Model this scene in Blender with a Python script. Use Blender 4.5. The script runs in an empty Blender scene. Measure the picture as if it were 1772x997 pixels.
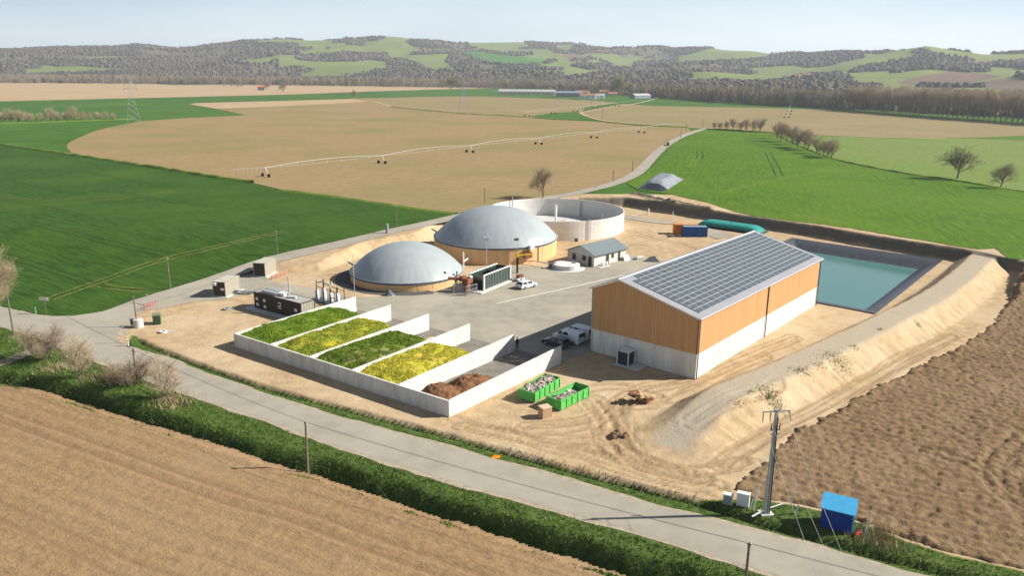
import bpy, bmesh, math, random
import numpy as np
from mathutils import Vector, Matrix
random.seed(7); RNG = np.random.default_rng(7)
R = math.radians
scn = bpy.context.scene
COL = scn.collection

# ------------------------------------------------------------------ camera
FPX, PITCH, ROLL, CAMH = 1349.4, R(15.571), R(0.484), 40.0     # calibrated on the barn, the round tanks and a pole
cam = bpy.data.cameras.new('camera'); camo = bpy.data.objects.new('camera', cam); COL.objects.link(camo)
cam.sensor_width = 36.0; cam.lens = 36.0 * FPX / 1772.0; cam.clip_start = 0.5; cam.clip_end = 30000
camo.matrix_world = Matrix.Translation((0, 0, CAMH)) @ Matrix.Rotation(math.pi / 2 - PITCH, 4, 'X') @ Matrix.Rotation(ROLL, 4, 'Z')
scn.camera = camo
# ------------------------------------------------------------------ sky, sun, exposure
SUN_AZ, SUN_EL = R(4.0), R(33.0)       # azimuth counted from +x towards +y
w = bpy.data.worlds.new('World'); scn.world = w; w.use_nodes = True
wn = w.node_tree.nodes; wl = w.node_tree.links; wn.clear()
sky = wn.new('ShaderNodeTexSky'); sky.sky_type = 'NISHITA'; sky.sun_disc = False
sky.sun_elevation = SUN_EL; sky.sun_rotation = math.pi / 2 - SUN_AZ
sky.air_density = 0.45; sky.dust_density = 0.25; sky.ozone_density = 1.2
# thin high veil of cloud: its optical depth grows towards the horizon as 1 / sin(elevation)
tc = wn.new('ShaderNodeTexCoord'); mp = wn.new('ShaderNodeMapping'); mp.inputs['Scale'].default_value = (1.0, 1.0, 6.0)
nz = wn.new('ShaderNodeTexNoise'); nz.inputs['Scale'].default_value = 1.3; nz.inputs['Detail'].default_value = 5.0; nz.inputs['Roughness'].default_value = 0.5
cr = wn.new('ShaderNodeMapRange'); cr.inputs[1].default_value = 0.36; cr.inputs[2].default_value = 0.66; cr.inputs[3].default_value = 0.040; cr.inputs[4].default_value = 0.085
sx = wn.new('ShaderNodeSeparateXYZ'); ab = wn.new('ShaderNodeMath'); ab.operation = 'MAXIMUM'; ab.inputs[1].default_value = 0.0
ad = wn.new('ShaderNodeMath'); ad.operation = 'ADD'; ad.inputs[1].default_value = 0.045; dv = wn.new('ShaderNodeMath'); dv.operation = 'DIVIDE'; dv.use_clamp = True
mx = wn.new('ShaderNodeMix'); mx.data_type = 'RGBA'; mx.inputs[7].default_value = (10.9, 12.3, 13.0, 1)
bg = wn.new('ShaderNodeBackground'); bg.inputs['Strength'].default_value = 0.05
wo = wn.new('ShaderNodeOutputWorld')
wl.new(tc.outputs['Generated'], mp.inputs['Vector']); wl.new(mp.outputs['Vector'], nz.inputs['Vector']); wl.new(nz.outputs['Fac'], cr.inputs[0])
wl.new(tc.outputs['Generated'], sx.inputs[0]); wl.new(sx.outputs['Z'], ab.inputs[0]); wl.new(ab.outputs[0], ad.inputs[0]); wl.new(cr.outputs[0], dv.inputs[0]); wl.new(ad.outputs[0], dv.inputs[1])
wl.new(dv.outputs[0], mx.inputs[0]); wl.new(sky.outputs['Color'], mx.inputs[6]); wl.new(mx.outputs[2], bg.inputs['Color']); wl.new(bg.outputs[0], wo.inputs['Surface'])
sl = bpy.data.lights.new('sun', 'SUN'); sl.energy = 5.0; sl.angle = R(0.55); sl.color = (1.0, 0.94, 0.84)
so = bpy.data.objects.new('sun', sl); COL.objects.link(so)
SUNV = Vector((math.cos(SUN_AZ) * math.cos(SUN_EL), math.sin(SUN_AZ) * math.cos(SUN_EL), math.sin(SUN_EL)))
so.rotation_euler = SUNV.to_track_quat('Z', 'Y').to_euler(); so.location = (0, 0, 300)
scn.view_settings.view_transform = 'Standard'; scn.view_settings.look = 'None'
scn.view_settings.exposure = 0.86; scn.view_settings.gamma = 1.0
scn.render.engine = 'CYCLES'

# ------------------------------------------------------------------ helpers
def sstep(a, b, x):
    t = np.clip((np.asarray(x, float) - a) / (b - a), 0, 1); return t * t * (3 - 2 * t)
NATH = 2.7
TILT = 0.13
def nat(y, x=0.0):               # the valley floor rises a little behind the plant
    return NATH * sstep(138, 172, y + TILT * x)
def ray(px, py):
    x, y = px - 886.0, py - 498.5
    c, s = math.cos(ROLL), math.sin(ROLL); x, y = x * c + y * s, -x * s + y * c
    x /= FPX; y = -y / FPX; c, s = math.cos(PITCH), math.sin(PITCH)
    return np.array([x, c + y * s, -s + y * c])
def G(px, py, z=None):           # pixel of the photograph -> point on the ground (or on height z)
    d = ray(px, py); zz = 0.0 if z is None else z
    for _ in range(25):
        t = (zz - CAMH) / d[2]
        if z is not None: break
        zz = 0.5 * zz + 0.5 * float(nat(d[1] * t, d[0] * t))
    return np.array([d[0] * t, d[1] * t])
def GL(pts, z=None): return np.array([G(p[0], p[1], z) for p in pts])
def PIX(X, Y, Z):
    Z = Z - CAMH; c, s = math.cos(PITCH), math.sin(PITCH)
    d = Y * c - Z * s; v = Y * s + Z * c; x = FPX * X / d; y = -FPX * v / d
    c, s = math.cos(ROLL), math.sin(ROLL); return 886 + x * c - y * s, 498.5 + x * s + y * c
def seg_dist(P, pts, near=None):   # distance to a polyline, sign of the side, arc length; near: only work that close to it
    pts = np.asarray(pts, float); best = np.full(len(P), 1e9); side = np.zeros(len(P)); al = np.zeros(len(P)); s0 = 0
    if near is not None:
        m = ((P > pts.min(0) - near) & (P < pts.max(0) + near)).all(1); b, s, l = seg_dist(P[m], pts); best[m] = b; side[m] = s; al[m] = l
        return best, side, al
    px, py = P[:, 0], P[:, 1]
    for a, b in zip(pts[:-1], pts[1:]):
        ab = b - a; L2 = ab @ ab
        if L2 < 1e-12: continue
        ax, ay = px - a[0], py - a[1]
        t = np.clip((ax * ab[0] + ay * ab[1]) / L2, 0, 1); dd = (ax - t * ab[0]) ** 2 + (ay - t * ab[1]) ** 2
        m = dd < best; best = np.where(m, dd, best); side = np.where(m, ab[0] * ay - ab[1] * ax, side); al = np.where(m, s0 + t * math.sqrt(L2), al)
        s0 += math.sqrt(L2)
    return np.sqrt(best), np.sign(side), al
def inside(P, poly):
    x, y = P[:, 0], P[:, 1]; r = np.zeros(len(P), bool); n = len(poly)
    for i in range(n):
        x0, y0 = poly[i]; x1, y1 = poly[(i + 1) % n]
        if y0 == y1: continue
        r ^= ((y0 > y) != (y1 > y)) & (x < (x1 - x0) * (y - y0) / (y1 - y0) + x0)
    return r
def sd_poly(P, poly):
    poly = np.asarray(poly, float); d, _, _ = seg_dist(P, np.vstack([poly, poly[:1]])); return np.where(inside(P, poly), -d, d)
def _hash(i, j, s): 
    n = (i * 374761393 + j * 668265263 + s * 974711) & 0x7fffffff; n = ((n ^ (n >> 13)) * 1274126177) & 0x7fffffff
    return ((n ^ (n >> 16)) & 0xffff) / 65535.0
def vnoise(x, y, s=0):
    i = np.floor(x).astype(np.int64); j = np.floor(y).astype(np.int64); u = x - i; v = y - j; u = u * u * (3 - 2 * u); v = v * v * (3 - 2 * v)
    a, b, c, d = _hash(i, j, s), _hash(i + 1, j, s), _hash(i, j + 1, s), _hash(i + 1, j + 1, s)
    return (a * (1 - u) + b * u) * (1 - v) + (c * (1 - u) + d * u) * v
def fbm(x, y, s=0, o=4):
    r = 0; a = 0.5; t = 0
    for k in range(o): r = r + a * vnoise(x * 2 ** k, y * 2 ** k, s + 17 * k); t += a; a *= 0.5
    return r / t
def chaikin(p, n=2, closed=False):
    p = np.asarray(p, float)
    for _ in range(n):
        a, b = (p, np.roll(p, -1, 0)) if closed else (p[:-1], p[1:])
        q = np.empty((2 * len(a), p.shape[1])); q[0::2] = .75 * a + .25 * b; q[1::2] = .25 * a + .75 * b
        p = q if closed else np.vstack([p[:1], q, p[-1:]])
    return p
def resample(p, step):
    d = np.r_[0, np.cumsum(np.hypot(*np.diff(p[:, :2], axis=0).T))]; n = max(2, int(d[-1] / step) + 1); t = np.linspace(0, d[-1], n)
    return np.stack([np.interp(t, d, p[:, k]) for k in range(p.shape[1])], 1)

class MB:
    def __init__(s): s.V = []; s.F = []; s.M = []
    def add(s, V, F, m=0):
        o = len(s.V); s.V.extend([tuple(v) for v in V]); s.F.extend([tuple(int(i) + o for i in f) for f in F]); s.M.extend([m] * len(F)); return s
    def box(s, c, d, rz=0, m=0, rx=0, ry=0):
        h = [(-1, -1, -1), (1, -1, -1), (1, 1, -1), (-1, 1, -1), (-1, -1, 1), (1, -1, 1), (1, 1, 1), (-1, 1, 1)]
        M = Matrix.Rotation(rz, 3, 'Z') @ Matrix.Rotation(ry, 3, 'Y') @ Matrix.Rotation(rx, 3, 'X')
        V = [Vector(c) + M @ Vector((a * d[0] / 2, b * d[1] / 2, e * d[2] / 2)) for a, b, e in h]
        return s.add(V, [(0, 3, 2, 1), (4, 5, 6, 7), (0, 1, 5, 4), (1, 2, 6, 5), (2, 3, 7, 6), (3, 0, 4, 7)], m)
    def b2(s, x0, y0, z0, x1, y1, z1, m=0): return s.box(((x0 + x1) / 2, (y0 + y1) / 2, (z0 + z1) / 2), (abs(x1 - x0), abs(y1 - y0), abs(z1 - z0)), m=m)
    def tube(s, p0, p1, r0, r1=None, n=8, m=0, cap=True):
        p0, p1 = Vector(p0), Vector(p1); r1 = r0 if r1 is None else r1; d = (p1 - p0)
        if d.length < 1e-6: return s
        q = d.to_track_quat('Z', 'Y'); V = []
        for p, r in ((p0, r0), (p1, r1)):
            for k in range(n): a = 2 * math.pi * k / n; V.append(p + q @ Vector((r * math.cos(a), r * math.sin(a), 0)))
        F = [(k, (k + 1) % n, n + (k + 1) % n, n + k) for k in range(n)]
        if cap: F += [tuple(range(n - 1, -1, -1)), tuple(range(n, 2 * n))]
        return s.add(V, F, m)
    def path(s, pts, r, n=6, m=0):
        for a, b in zip(pts[:-1], pts[1:]): s.tube(a, b, r, r, n, m)
        return s
    def lathe(s, prof, n=48, m=0, c=(0, 0), close=False):
        V = []; F = []
        for r, z in prof:
            for k in range(n): a = 2 * math.pi * k / n; V.append((c[0] + r * math.cos(a), c[1] + r * math.sin(a), z))
        for i in range(len(prof) - 1):
            for k in range(n): F.append((i * n + k, i * n + (k + 1) % n, (i + 1) * n + (k + 1) % n, (i + 1) * n + k))
        if close: F.append(tuple(range((len(prof) - 1) * n, len(prof) * n)))
        return s.add(V, F, m)
    def prism(s, pts, ax, a0, a1, m=0):     # polygon in the plane across axis ax ('x','y','z'), extruded a0..a1
        f = {'x': lambda p, a: (a, p[0], p[1]), 'y': lambda p, a: (p[0], a, p[1]), 'z': lambda p, a: (p[0], p[1], a)}[ax]
        n = len(pts); V = [f(p, a0) for p in pts] + [f(p, a1) for p in pts]
        return s.add(V, [tuple(range(n - 1, -1, -1)), tuple(range(n, 2 * n))] + [(k, (k + 1) % n, n + (k + 1) % n, n + k) for k in range(n)], m)
    def quad(s, a, b, c, d, m=0): return s.add([a, b, c, d], [(0, 1, 2, 3)], m)
    def mesh(s, name, mats, smooth=False):
        me = bpy.data.meshes.new(name); me.from_pydata(s.V, [], s.F)
        for m in (mats if isinstance(mats, (list, tuple)) else [mats]): me.materials.append(m)
        if any(s.M): me.polygons.foreach_set('material_index', s.M)
        bm = bmesh.new(); bm.from_mesh(me); bmesh.ops.recalc_face_normals(bm, faces=bm.faces); bm.to_mesh(me); bm.free()
        if smooth: me.polygons.foreach_set('use_smooth', [True] * len(me.polygons))
        me.update(); return me
def big_mesh(name, V, F, mats, smooth=False):
    me = bpy.data.meshes.new(name); V = np.asarray(V, np.float32); F = np.asarray(F, np.int32); k = F.shape[1]
    me.vertices.add(len(V)); me.vertices.foreach_set('co', V.ravel()); me.loops.add(F.size); me.loops.foreach_set('vertex_index', F.ravel())
    me.polygons.add(len(F)); me.polygons.foreach_set('loop_start', np.arange(len(F), dtype=np.int32) * k)
    for m in (mats if isinstance(mats, (list, tuple)) else [mats]): me.materials.append(m)
    me.update(calc_edges=True); me.validate()
    if smooth: me.polygons.foreach_set('use_smooth', [True] * len(me.polygons))
    return me
def link(name, me, parent=None):
    o = bpy.data.objects.new(name, me); COL.objects.link(o)
    if parent: o.parent = parent
    return o
def part(name, mb, mat, parent, smooth=False, label=None):
    o = link(name, mb.mesh(name, mat, smooth), parent)
    if label: o['label'] = label
    return o
def tag(o, label, cat=None, group=None, kind=None):
    if label: o['label'] = label
    if cat: o['category'] = cat
    if group: o['group'] = group
    if kind: o['kind'] = kind
    return o
def thing(name, label, cat, loc=(0, 0, 0), rz=0, group=None):
    o = bpy.data.objects.new(name, None); COL.objects.link(o); o.location = loc; o.rotation_euler = (0, 0, rz); o.empty_display_size = 0.2
    return tag(o, label, cat, group)
def copy_tree(o, parent=None):
    c = o.copy(); COL.objects.link(c); c.parent = parent
    for ch in list(o.children): copy_tree(ch, c)
    return c
def at(px, py, z=None):
    p = G(px, py, z); return (float(p[0]), float(p[1]), float(nat(p[1], p[0])) if z is None else z)

# ------------------------------------------------------------------ materials
def mat(name, col, rough=0.8, var=0.12, scale=1.0, bump=0.0, bscale=None, col2=None, stretch=(1, 1, 1), metal=0.0, spec=0.06, obj=False, detail=5, rot=0, lo=.35, hi=.65, big=None):
    m = bpy.data.materials.new(name); m.use_nodes = True; nt = m.node_tree; N = nt.nodes; L = nt.links
    b = N['Principled BSDF']; b.inputs['Roughness'].default_value = rough; b.inputs['Metallic'].default_value = metal
    b.inputs['Specular IOR Level'].default_value = spec
    if obj: src = N.new('ShaderNodeTexCoord').outputs['Object']
    else: src = N.new('ShaderNodeNewGeometry').outputs['Position']
    mpn = N.new('ShaderNodeMapping'); mpn.vector_type = 'TEXTURE' if rot else 'POINT'
    mpn.inputs['Scale'].default_value = stretch if not rot else tuple(1 / s for s in stretch); mpn.inputs['Rotation'].default_value = (0, 0, rot); L.new(src, mpn.inputs['Vector'])
    n1 = N.new('ShaderNodeTexNoise'); n1.inputs['Scale'].default_value = scale; n1.inputs['Detail'].default_value = detail; n1.inputs['Roughness'].default_value = 0.6; L.new(mpn.outputs[0], n1.inputs['Vector'])
    mr = N.new('ShaderNodeMapRange'); mr.inputs[1].default_value = lo; mr.inputs[2].default_value = hi; L.new(n1.outputs['Fac'], mr.inputs[0])
    mixn = N.new('ShaderNodeMix'); mixn.data_type = 'RGBA'
    c2 = col2 if col2 else tuple(min(1, c * (1 + var)) for c in col); c1 = col if col2 else tuple(c * (1 - var) for c in col)
    mixn.inputs[6].default_value = (*c1, 1); mixn.inputs[7].default_value = (*c2, 1); L.new(mr.outputs[0], mixn.inputs[0]); out = mixn.outputs[2]
    if big:    # slow large patches: (scale, colour, amount)
        n3 = N.new('ShaderNodeTexNoise'); n3.inputs['Scale'].default_value = big[0]; n3.inputs['Detail'].default_value = 3; L.new(mpn.outputs[0] if len(big) > 3 else src, n3.inputs['Vector'])
        r3 = N.new('ShaderNodeMapRange'); r3.inputs[1].default_value = .45; r3.inputs[2].default_value = .7; r3.inputs[4].default_value = big[2]; L.new(n3.outputs['Fac'], r3.inputs[0])
        m3 = N.new('ShaderNodeMix'); m3.data_type = 'RGBA'; L.new(r3.outputs[0], m3.inputs[0]); L.new(out, m3.inputs[6]); m3.inputs[7].default_value = (*big[1], 1); out = m3.outputs[2]
    L.new(out, b.inputs['Base Color'])
    if bump:
        n2 = N.new('ShaderNodeTexNoise'); n2.inputs['Scale'].default_value = bscale or scale * 4; n2.inputs['Detail'].default_value = 4; L.new(mpn.outputs[0], n2.inputs['Vector'])
        bp = N.new('ShaderNodeBump'); bp.inputs['Strength'].default_value = 1.0; bp.inputs['Distance'].default_value = bump; L.new(n2.outputs['Fac'], bp.inputs['Height']); L.new(bp.outputs[0], b.inputs['Normal'])
    m['out'] = ''; return m
def attr_mix(m, attr, col, noise=(2.0, 0.35), hard=0.25, col2=None):   # mix another ground colour in where the vertex attribute is high, with a ragged edge
    nt = m.node_tree; N = nt.nodes; L = nt.links; b = N['Principled BSDF']; prev = b.inputs['Base Color'].links[0].from_socket
    a = N.new('ShaderNodeAttribute'); a.attribute_name = attr
    g = N.new('ShaderNodeNewGeometry'); n = N.new('ShaderNodeTexNoise'); n.inputs['Scale'].default_value = noise[0]; n.inputs['Detail'].default_value = 5; L.new(g.outputs['Position'], n.inputs['Vector'])
    s = N.new('ShaderNodeMath'); s.operation = 'MULTIPLY_ADD'; L.new(n.outputs['Fac'], s.inputs[0]); s.inputs[1].default_value = noise[1] * 2; s.inputs[2].default_value = -noise[1]
    ad = N.new('ShaderNodeMath'); L.new(a.outputs['Fac'], ad.inputs[0]); L.new(s.outputs[0], ad.inputs[1])
    r = N.new('ShaderNodeMapRange'); r.inputs[1].default_value = .5 - hard; r.inputs[2].default_value = .5 + hard; L.new(ad.outputs[0], r.inputs[0])
    k = N.new('ShaderNodeMix'); k.data_type = 'RGBA'; L.new(r.outputs[0], k.inputs[0]); L.new(prev, k.inputs[6])
    if col2:
        n4 = N.new('ShaderNodeTexNoise'); n4.inputs['Scale'].default_value = 1.1; n4.inputs['Detail'].default_value = 6; L.new(g.outputs['Position'], n4.inputs['Vector'])
        r4 = N.new('ShaderNodeMapRange'); r4.inputs[1].default_value = .38; r4.inputs[2].default_value = .62; L.new(n4.outputs['Fac'], r4.inputs[0])
        k4 = N.new('ShaderNodeMix'); k4.data_type = 'RGBA'; L.new(r4.outputs[0], k4.inputs[0]); k4.inputs[6].default_value = (*col, 1); k4.inputs[7].default_value = (*col2, 1); L.new(k4.outputs[2], k.inputs[7])
    else: k.inputs[7].default_value = (*col, 1)
    L.new(k.outputs[2], b.inputs['Base Color'])
def rand_tint(m, amt=0.25, attr=None):    # each face island / object a little different
    nt = m.node_tree; N = nt.nodes; L = nt.links; b = N['Principled BSDF']; prev = b.inputs['Base Color'].links[0].from_socket
    if attr: rn = N.new('ShaderNodeAttribute'); rn.attribute_name = attr; o = rn.outputs['Fac']
    else: rn = N.new('ShaderNodeNewGeometry'); o = rn.outputs['Random Per Island']
    r = N.new('ShaderNodeMapRange'); r.inputs[3].default_value = 1 - amt; r.inputs[4].default_value = 1 + amt; L.new(o, r.inputs[0])
    h = N.new('ShaderNodeHueSaturation'); L.new(prev, h.inputs['Color']); L.new(r.outputs[0], h.inputs['Value']); L.new(h.outputs[0], b.inputs['Base Color'])
    return m

M = {}
M['dirt'] = mat('dirt', (.43, .325, .205), .95, .13, .55, .05, 3.0, big=(.07, (.50, .40, .27), .7), detail=8)
M['wheat'] = mat('wheat', (.036, .086, .011), .75, .34, 1.1, .14, 5.0, stretch=(.16, 1, 1), rot=R(-35), big=(.03, (.060, .118, .014), .8))
M['wheat_bright'] = mat('wheat_bright', (.074, .152, .008), .75, .22, .8, .14, 4.0, stretch=(.16, 1, 1), rot=R(-105), big=(.02, (.105, .185, .012), .85))
M['pale_crop'] = mat('pale_crop', (.12, .19, .04), .85, .0, .35, .08, 2.0, col2=(.20, .24, .075), big=(.015, (.12, .21, .03), .6))
M['tan_field'] = mat('tan_field', (.285, .205, .105), .95, .10, .3, .05, 2.0, big=(.016, (.215, .19, .078), .95))
M['khaki_field'] = mat('khaki_field', (.245, .20, .098), .95, .10, .25, .05, 2.0, big=(.012, (.30, .225, .12), .7))
M['pale_tan'] = mat('pale_tan', (.42, .31, .19), .95, .10, .08, .0, big=(.01, (.36, .25, .14), .6))
M['far_green'] = mat('far_green', (.05, .125, .017), .8, .2, .05, .0, big=(.01, (.08, .155, .02), .8))
M['harrowed'] = mat('harrowed', (.275, .18, .098), .95, .17, 2.4, .07, 6.0, stretch=(.55, 1.0, 1), rot=R(-31), detail=8, big=(.05, (.32, .22, .13), .6))
M['plough'] = mat('plough', (.20, .135, .076), .95, .24, 1.2, .08, 7.0, detail=8, big=(.1, (.255, .18, .105), .8))
M['asphalt'] = mat('asphalt', (.32, .295, .245), .9, .09, .35, .006, 40, detail=8, big=(.1, (.385, .355, .295), .7))
M['yard'] = mat('yard', (.315, .29, .235), .92, .12, .4, .012, 12, detail=8, big=(.09, (.41, .37, .295), .85))
M['gravel_edge'] = mat('gravel_edge', (.36, .31, .235), .95, .18, 1.5, .02, 10)
M['concrete'] = mat('concrete', (.56, .555, .54), .85, .07, .9, .004, 14, big=(.5, (.48, .475, .455), .7))
M['concrete_wall'] = mat('concrete_wall', (.66, .645, .61), .85, .07, .8, .006, 12, stretch=(1, 1, .25), big=(.9, (.49, .475, .44), .75, 1))
M['wood'] = mat('wood', (.50, .265, .115), .75, .0, 1.0, .004, 6, col2=(.63, .375, .185), stretch=(6, 6, .12), obj=True, lo=.3, hi=.7, big=(.9, (.44, .22, .09), .5, 1))
M['roof_steel'] = mat('roof_steel', (.30, .30, .335), .55, .05, .4, .0, spec=.4)
M['steel_grey'] = mat('steel_grey', (.33, .35, .36), .5, .08, 1, metal=.3)
M['galv'] = mat('galv', (.55, .57, .58), .45, .1, 2, metal=.5)
M['white_metal'] = mat('white_metal', (.72, .73, .73), .5, .04, 1)
M['panel_glass'] = mat('panel_glass', (.085, .105, .115), .32, .12, .8, spec=.35)
M['panel_frame'] = mat('panel_frame', (.42, .46, .49), .5, .05, 1, spec=.3)
M['dome'] = mat('dome', (.315, .355, .37), .40, .05, .35, .006, .8, spec=.45, big=(.12, (.35, .39, .40), .6))
M['tank_wood'] = mat('tank_wood', (.64, .40, .19), .8, .0, .9, .0, col2=(.70, .47, .25), stretch=(2, 2, .15), lo=.3, hi=.7)
M['tank_concrete'] = mat('tank_concrete', (.66, .64, .60), .85, .06, .35, .0, stretch=(1, 1, 3), big=(.15, (.56, .545, .515), .7))
M['dark_band'] = mat('dark_band', (.11, .13, .15), .5, .1, 1)
M['black'] = mat('black', (.015, .015, .017), .5, .2, 2)
M['dark_open'] = mat('dark_open', (.03, .031, .035), .35, .2, 2, spec=.5)
M['olive_box'] = mat('olive_box', (.060, .052, .040), .6, .10, 1.5)
M['beige_box'] = mat('beige_box', (.315, .29, .235), .7, .05, 1)
M['grey_roof'] = mat('grey_roof', (.17, .205, .215), .55, .06, 1)
M['render_wall'] = mat('render_wall', (.56, .545, .51), .9, .05, 1.2)
M['liner'] = mat('liner', (.06, .064, .075), .38, .25, 1.2, .05, 1.4, spec=.5)
M['blue_box'] = mat('blue_box', (.030, .085, .26), .5, .10, 2)
M['orange_box'] = mat('orange_box', (.62, .21, .030), .55, .10, 2)
M['teal'] = mat('teal', (.035, .27, .235), .5, .08, .4, .01, .7)
M['skip_green'] = mat('skip_green', (.11, .43, .10), .55, .15, 1.5)
M['shed_blue'] = mat('shed_blue', (.018, .055, .26), .55, .1, 2)
M['shed_roof'] = mat('shed_roof', (.075, .38, .66), .5, .06, 2)
M['pole_wood'] = mat('pole_wood', (.17, .145, .115), .9, .2, 3)
M['pole_conc'] = mat('pole_conc', (.42, .42, .42), .85, .1, 2)
M['car_white'] = mat('car_white', (.74, .76, .78), .28, .02, 1, spec=.5)
M['car_dark'] = mat('car_dark', (.030, .034, .05), .25, .1, 1, spec=.6)
M['glass_dark'] = mat('glass_dark', (.012, .016, .022), .08, .1, 1, spec=.8)
M['tyre'] = mat('tyre', (.014, .014, .014), .85, .1, 3)
M['rim'] = mat('rim', (.4, .41, .42), .4, .05, 1, metal=.6)
M['lamp_red'] = mat('lamp_red', (.35, .015, .012), .3, .05, 1)
M['lamp_clear'] = mat('lamp_clear', (.7, .72, .75), .15, .05, 1)
M['cardboard'] = mat('cardboard', (.45, .29, .18), .85, .1, 2)
M['timber'] = mat('timber', (.52, .37, .22), .85, .12, 3)
M['yellow'] = mat('yellow', (.65, .42, .02), .5, .05, 1)
M['red'] = mat('red', (.42, .05, .035), .6, .1, 1)
M['brown_red'] = mat('brown_red', (.22, .095, .06), .75, .15, 1.5)
M['pink_net'] = mat('pink_net', (.62, .19, .18), .8, .1, 2)
M['orange_bag'] = mat('orange_bag', (.75, .27, .02), .6, .1, 2)
M['cream'] = mat('cream', (.62, .56, .47), .85, .06, .3)
M['tile'] = mat('tile', (.36, .16, .10), .85, .12, .6)
M['far_steel'] = mat('far_steel', (.42, .41, .40), .6, .05, .3)
M['far_blue'] = mat('far_blue', (.22, .28, .34), .6, .05, .3)
M['bark'] = mat('bark', (.20, .16, .115), .95, .18, 3)
M['twig'] = rand_tint(mat('twig', (.30, .235, .165), .95, .2, .6), .25)
M['twig_pale'] = rand_tint(mat('twig_pale', (.46, .37, .25), .95, .2, .6), .25)
M['twig_dark'] = rand_tint(mat('twig_dark', (.19, .145, .10), .95, .2, .6), .25)
M['far_wood'] = rand_tint(mat('far_wood', (.135, .105, .082), .95, .0, .012, 0, col2=(.088, .078, .064), big=(.0035, (.055, .06, .047), .85)), .22)
M['poplar'] = rand_tint(mat('poplar', (.50, .40, .30), .95, .0, .03, 0, col2=(.40, .315, .235)), .2)
M['belt'] = rand_tint(mat('belt', (.33, .265, .20), .95, .0, .02, 0, col2=(.22, .185, .14), big=(.006, (.27, .255, .13), .6)), .3)
M['evergreen'] = rand_tint(mat('evergreen', (.035, .05, .028), .9, .2, .2), .3)
M['spring_leaf'] = rand_tint(mat('spring_leaf', (.26, .255, .085), .9, .2, .2), .3)
M['blade'] = rand_tint(mat('blade', (.070, .125, .022), .8, .0, .5, 0, col2=(.115, .185, .034)), .4)
M['weed'] = rand_tint(mat('weed', (.11, .165, .026), .8, .2, .7), .35)
M['dry_grass'] = rand_tint(mat('dry_grass', (.33, .26, .15), .9, .2, .7), .3)
M['tarp'] = mat('tarp', (.21, .23, .25), .4, .35, .5, .12, .9, spec=.45)
M['tarp_black'] = mat('tarp_black', (.02, .021, .024), .35, .3, 1, .1, 1.2, spec=.5)
M['debris'] = rand_tint(mat('debris', (.33, .30, .26), .85, .4, 2), .6)
M['manure'] = mat('manure', (.125, .062, .032), .95, .0, 1.3, .10, 4, col2=(.215, .115, .062), detail=8)
M['cloth_dark'] = mat('cloth_dark', (.02, .022, .03), .9, .1, 4)
M['skin'] = mat('skin', (.5, .32, .24), .6, .05, 4)

# ================================================================== TERRAIN
ROAD_LOW = [(-260, 505), (-120, 535), (0, 563), (26, 570), (62, 582), (112, 602), (146, 615), (200, 635), (262, 659), (326, 682), (398, 707), (480, 732), (534, 755), (633, 788), (734, 820), (830, 847), (925, 872), (1010, 895), (1131, 931), (1250, 967), (1323, 990), (1460, 1030)]
ROAD_UP = [(221, 602), (289, 621), (353, 647), (449, 681), (480, 691), (560, 716), (645, 740), (766, 772), (874, 802), (999, 837), (1097, 866), (1182, 888), (1295, 918), (1400, 945), (1560, 990), (1700, 1028)]
JUNC = [(-260, 486), (-120, 508), (0, 531), (21, 535), (47, 541), (78, 547), (110, 548), (146, 545), (182, 539), (237, 518), (295, 500), (353, 483), (417, 460), (478, 441), (580, 420), (628, 409), (686, 394), (740, 383), (775, 376)]
FIELD_BL = [(-140, 640), (0, 666), (60, 676), (131, 700), (207, 723), (279, 745), (358, 769), (438, 795), (500, 817), (559, 831), (639, 858), (718, 887), (798, 912), (893, 941), (1000, 976), (1080, 1003), (1200, 1045)]
DITCH_LOW = [(-140, 628), (0, 655), (119, 683), (199, 711), (279, 735), (398, 776), (480, 801), (534, 812), (677, 858), (766, 887), (862, 918), (957, 947), (1060, 976), (1180, 1012), (1300, 1052)]
DITCH_UP = [(231, 581), (255, 596), (289, 609), (353, 634), (417, 656), (500, 682), (607, 709), (683, 729), (766, 751), (830, 769), (893, 786), (985, 812), (1075, 834), (1154, 855), (1224, 873), (1320, 905), (1440, 938), (1560, 970), (1772, 1025)]
PLOUGH = [(1262, 846), (1289, 822), (1331, 796), (1355, 756), (1406, 728), (1451, 704), (1500, 677), (1544, 656), (1608, 622), (1662, 597), (1714, 561), (1749, 520), (1772, 488), (1810, 440)]
PLOUGH_LOW = [(1301, 863), (1385, 877), (1416, 883), (1508, 912), (1560, 935), (1650, 962), (1772, 990), (1900, 1020)]
BANK_TOE = [(452, 470), (490, 474), (560, 470), (600, 455), (650, 440), (735, 425)]
CUT_TOE = [(1079, 358), (1204, 378), (1253, 387), (1412, 412), (1492, 427), (1589, 443), (1653, 453)]
CR_IN = [(1150, 701), (1250, 659), (1331, 629), (1412, 593), (1505, 555), (1557, 532), (1621, 500), (1685, 446)]
CR_OUT = [(1186, 771), (1253, 704), (1301, 683), (1361, 656), (1421, 629), (1500, 590), (1566, 548), (1621, 523), (1685, 475), (1720, 436)]
road_low = chaikin(GL(ROAD_LOW), 1); road_up = chaikin(GL(ROAD_UP), 1); junc = chaikin(GL(JUNC)); field_bl = chaikin(GL(FIELD_BL), 1)
ditch_low = chaikin(GL(DITCH_LOW), 1); ditch_up = chaikin(GL(DITCH_UP), 1)
BUND_H = 2.3
cin = resample(chaikin(GL(CR_IN, BUND_H)), 1.0); cout = resample(chaikin(GL(CR_OUT, BUND_H)), 1.0)
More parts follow.
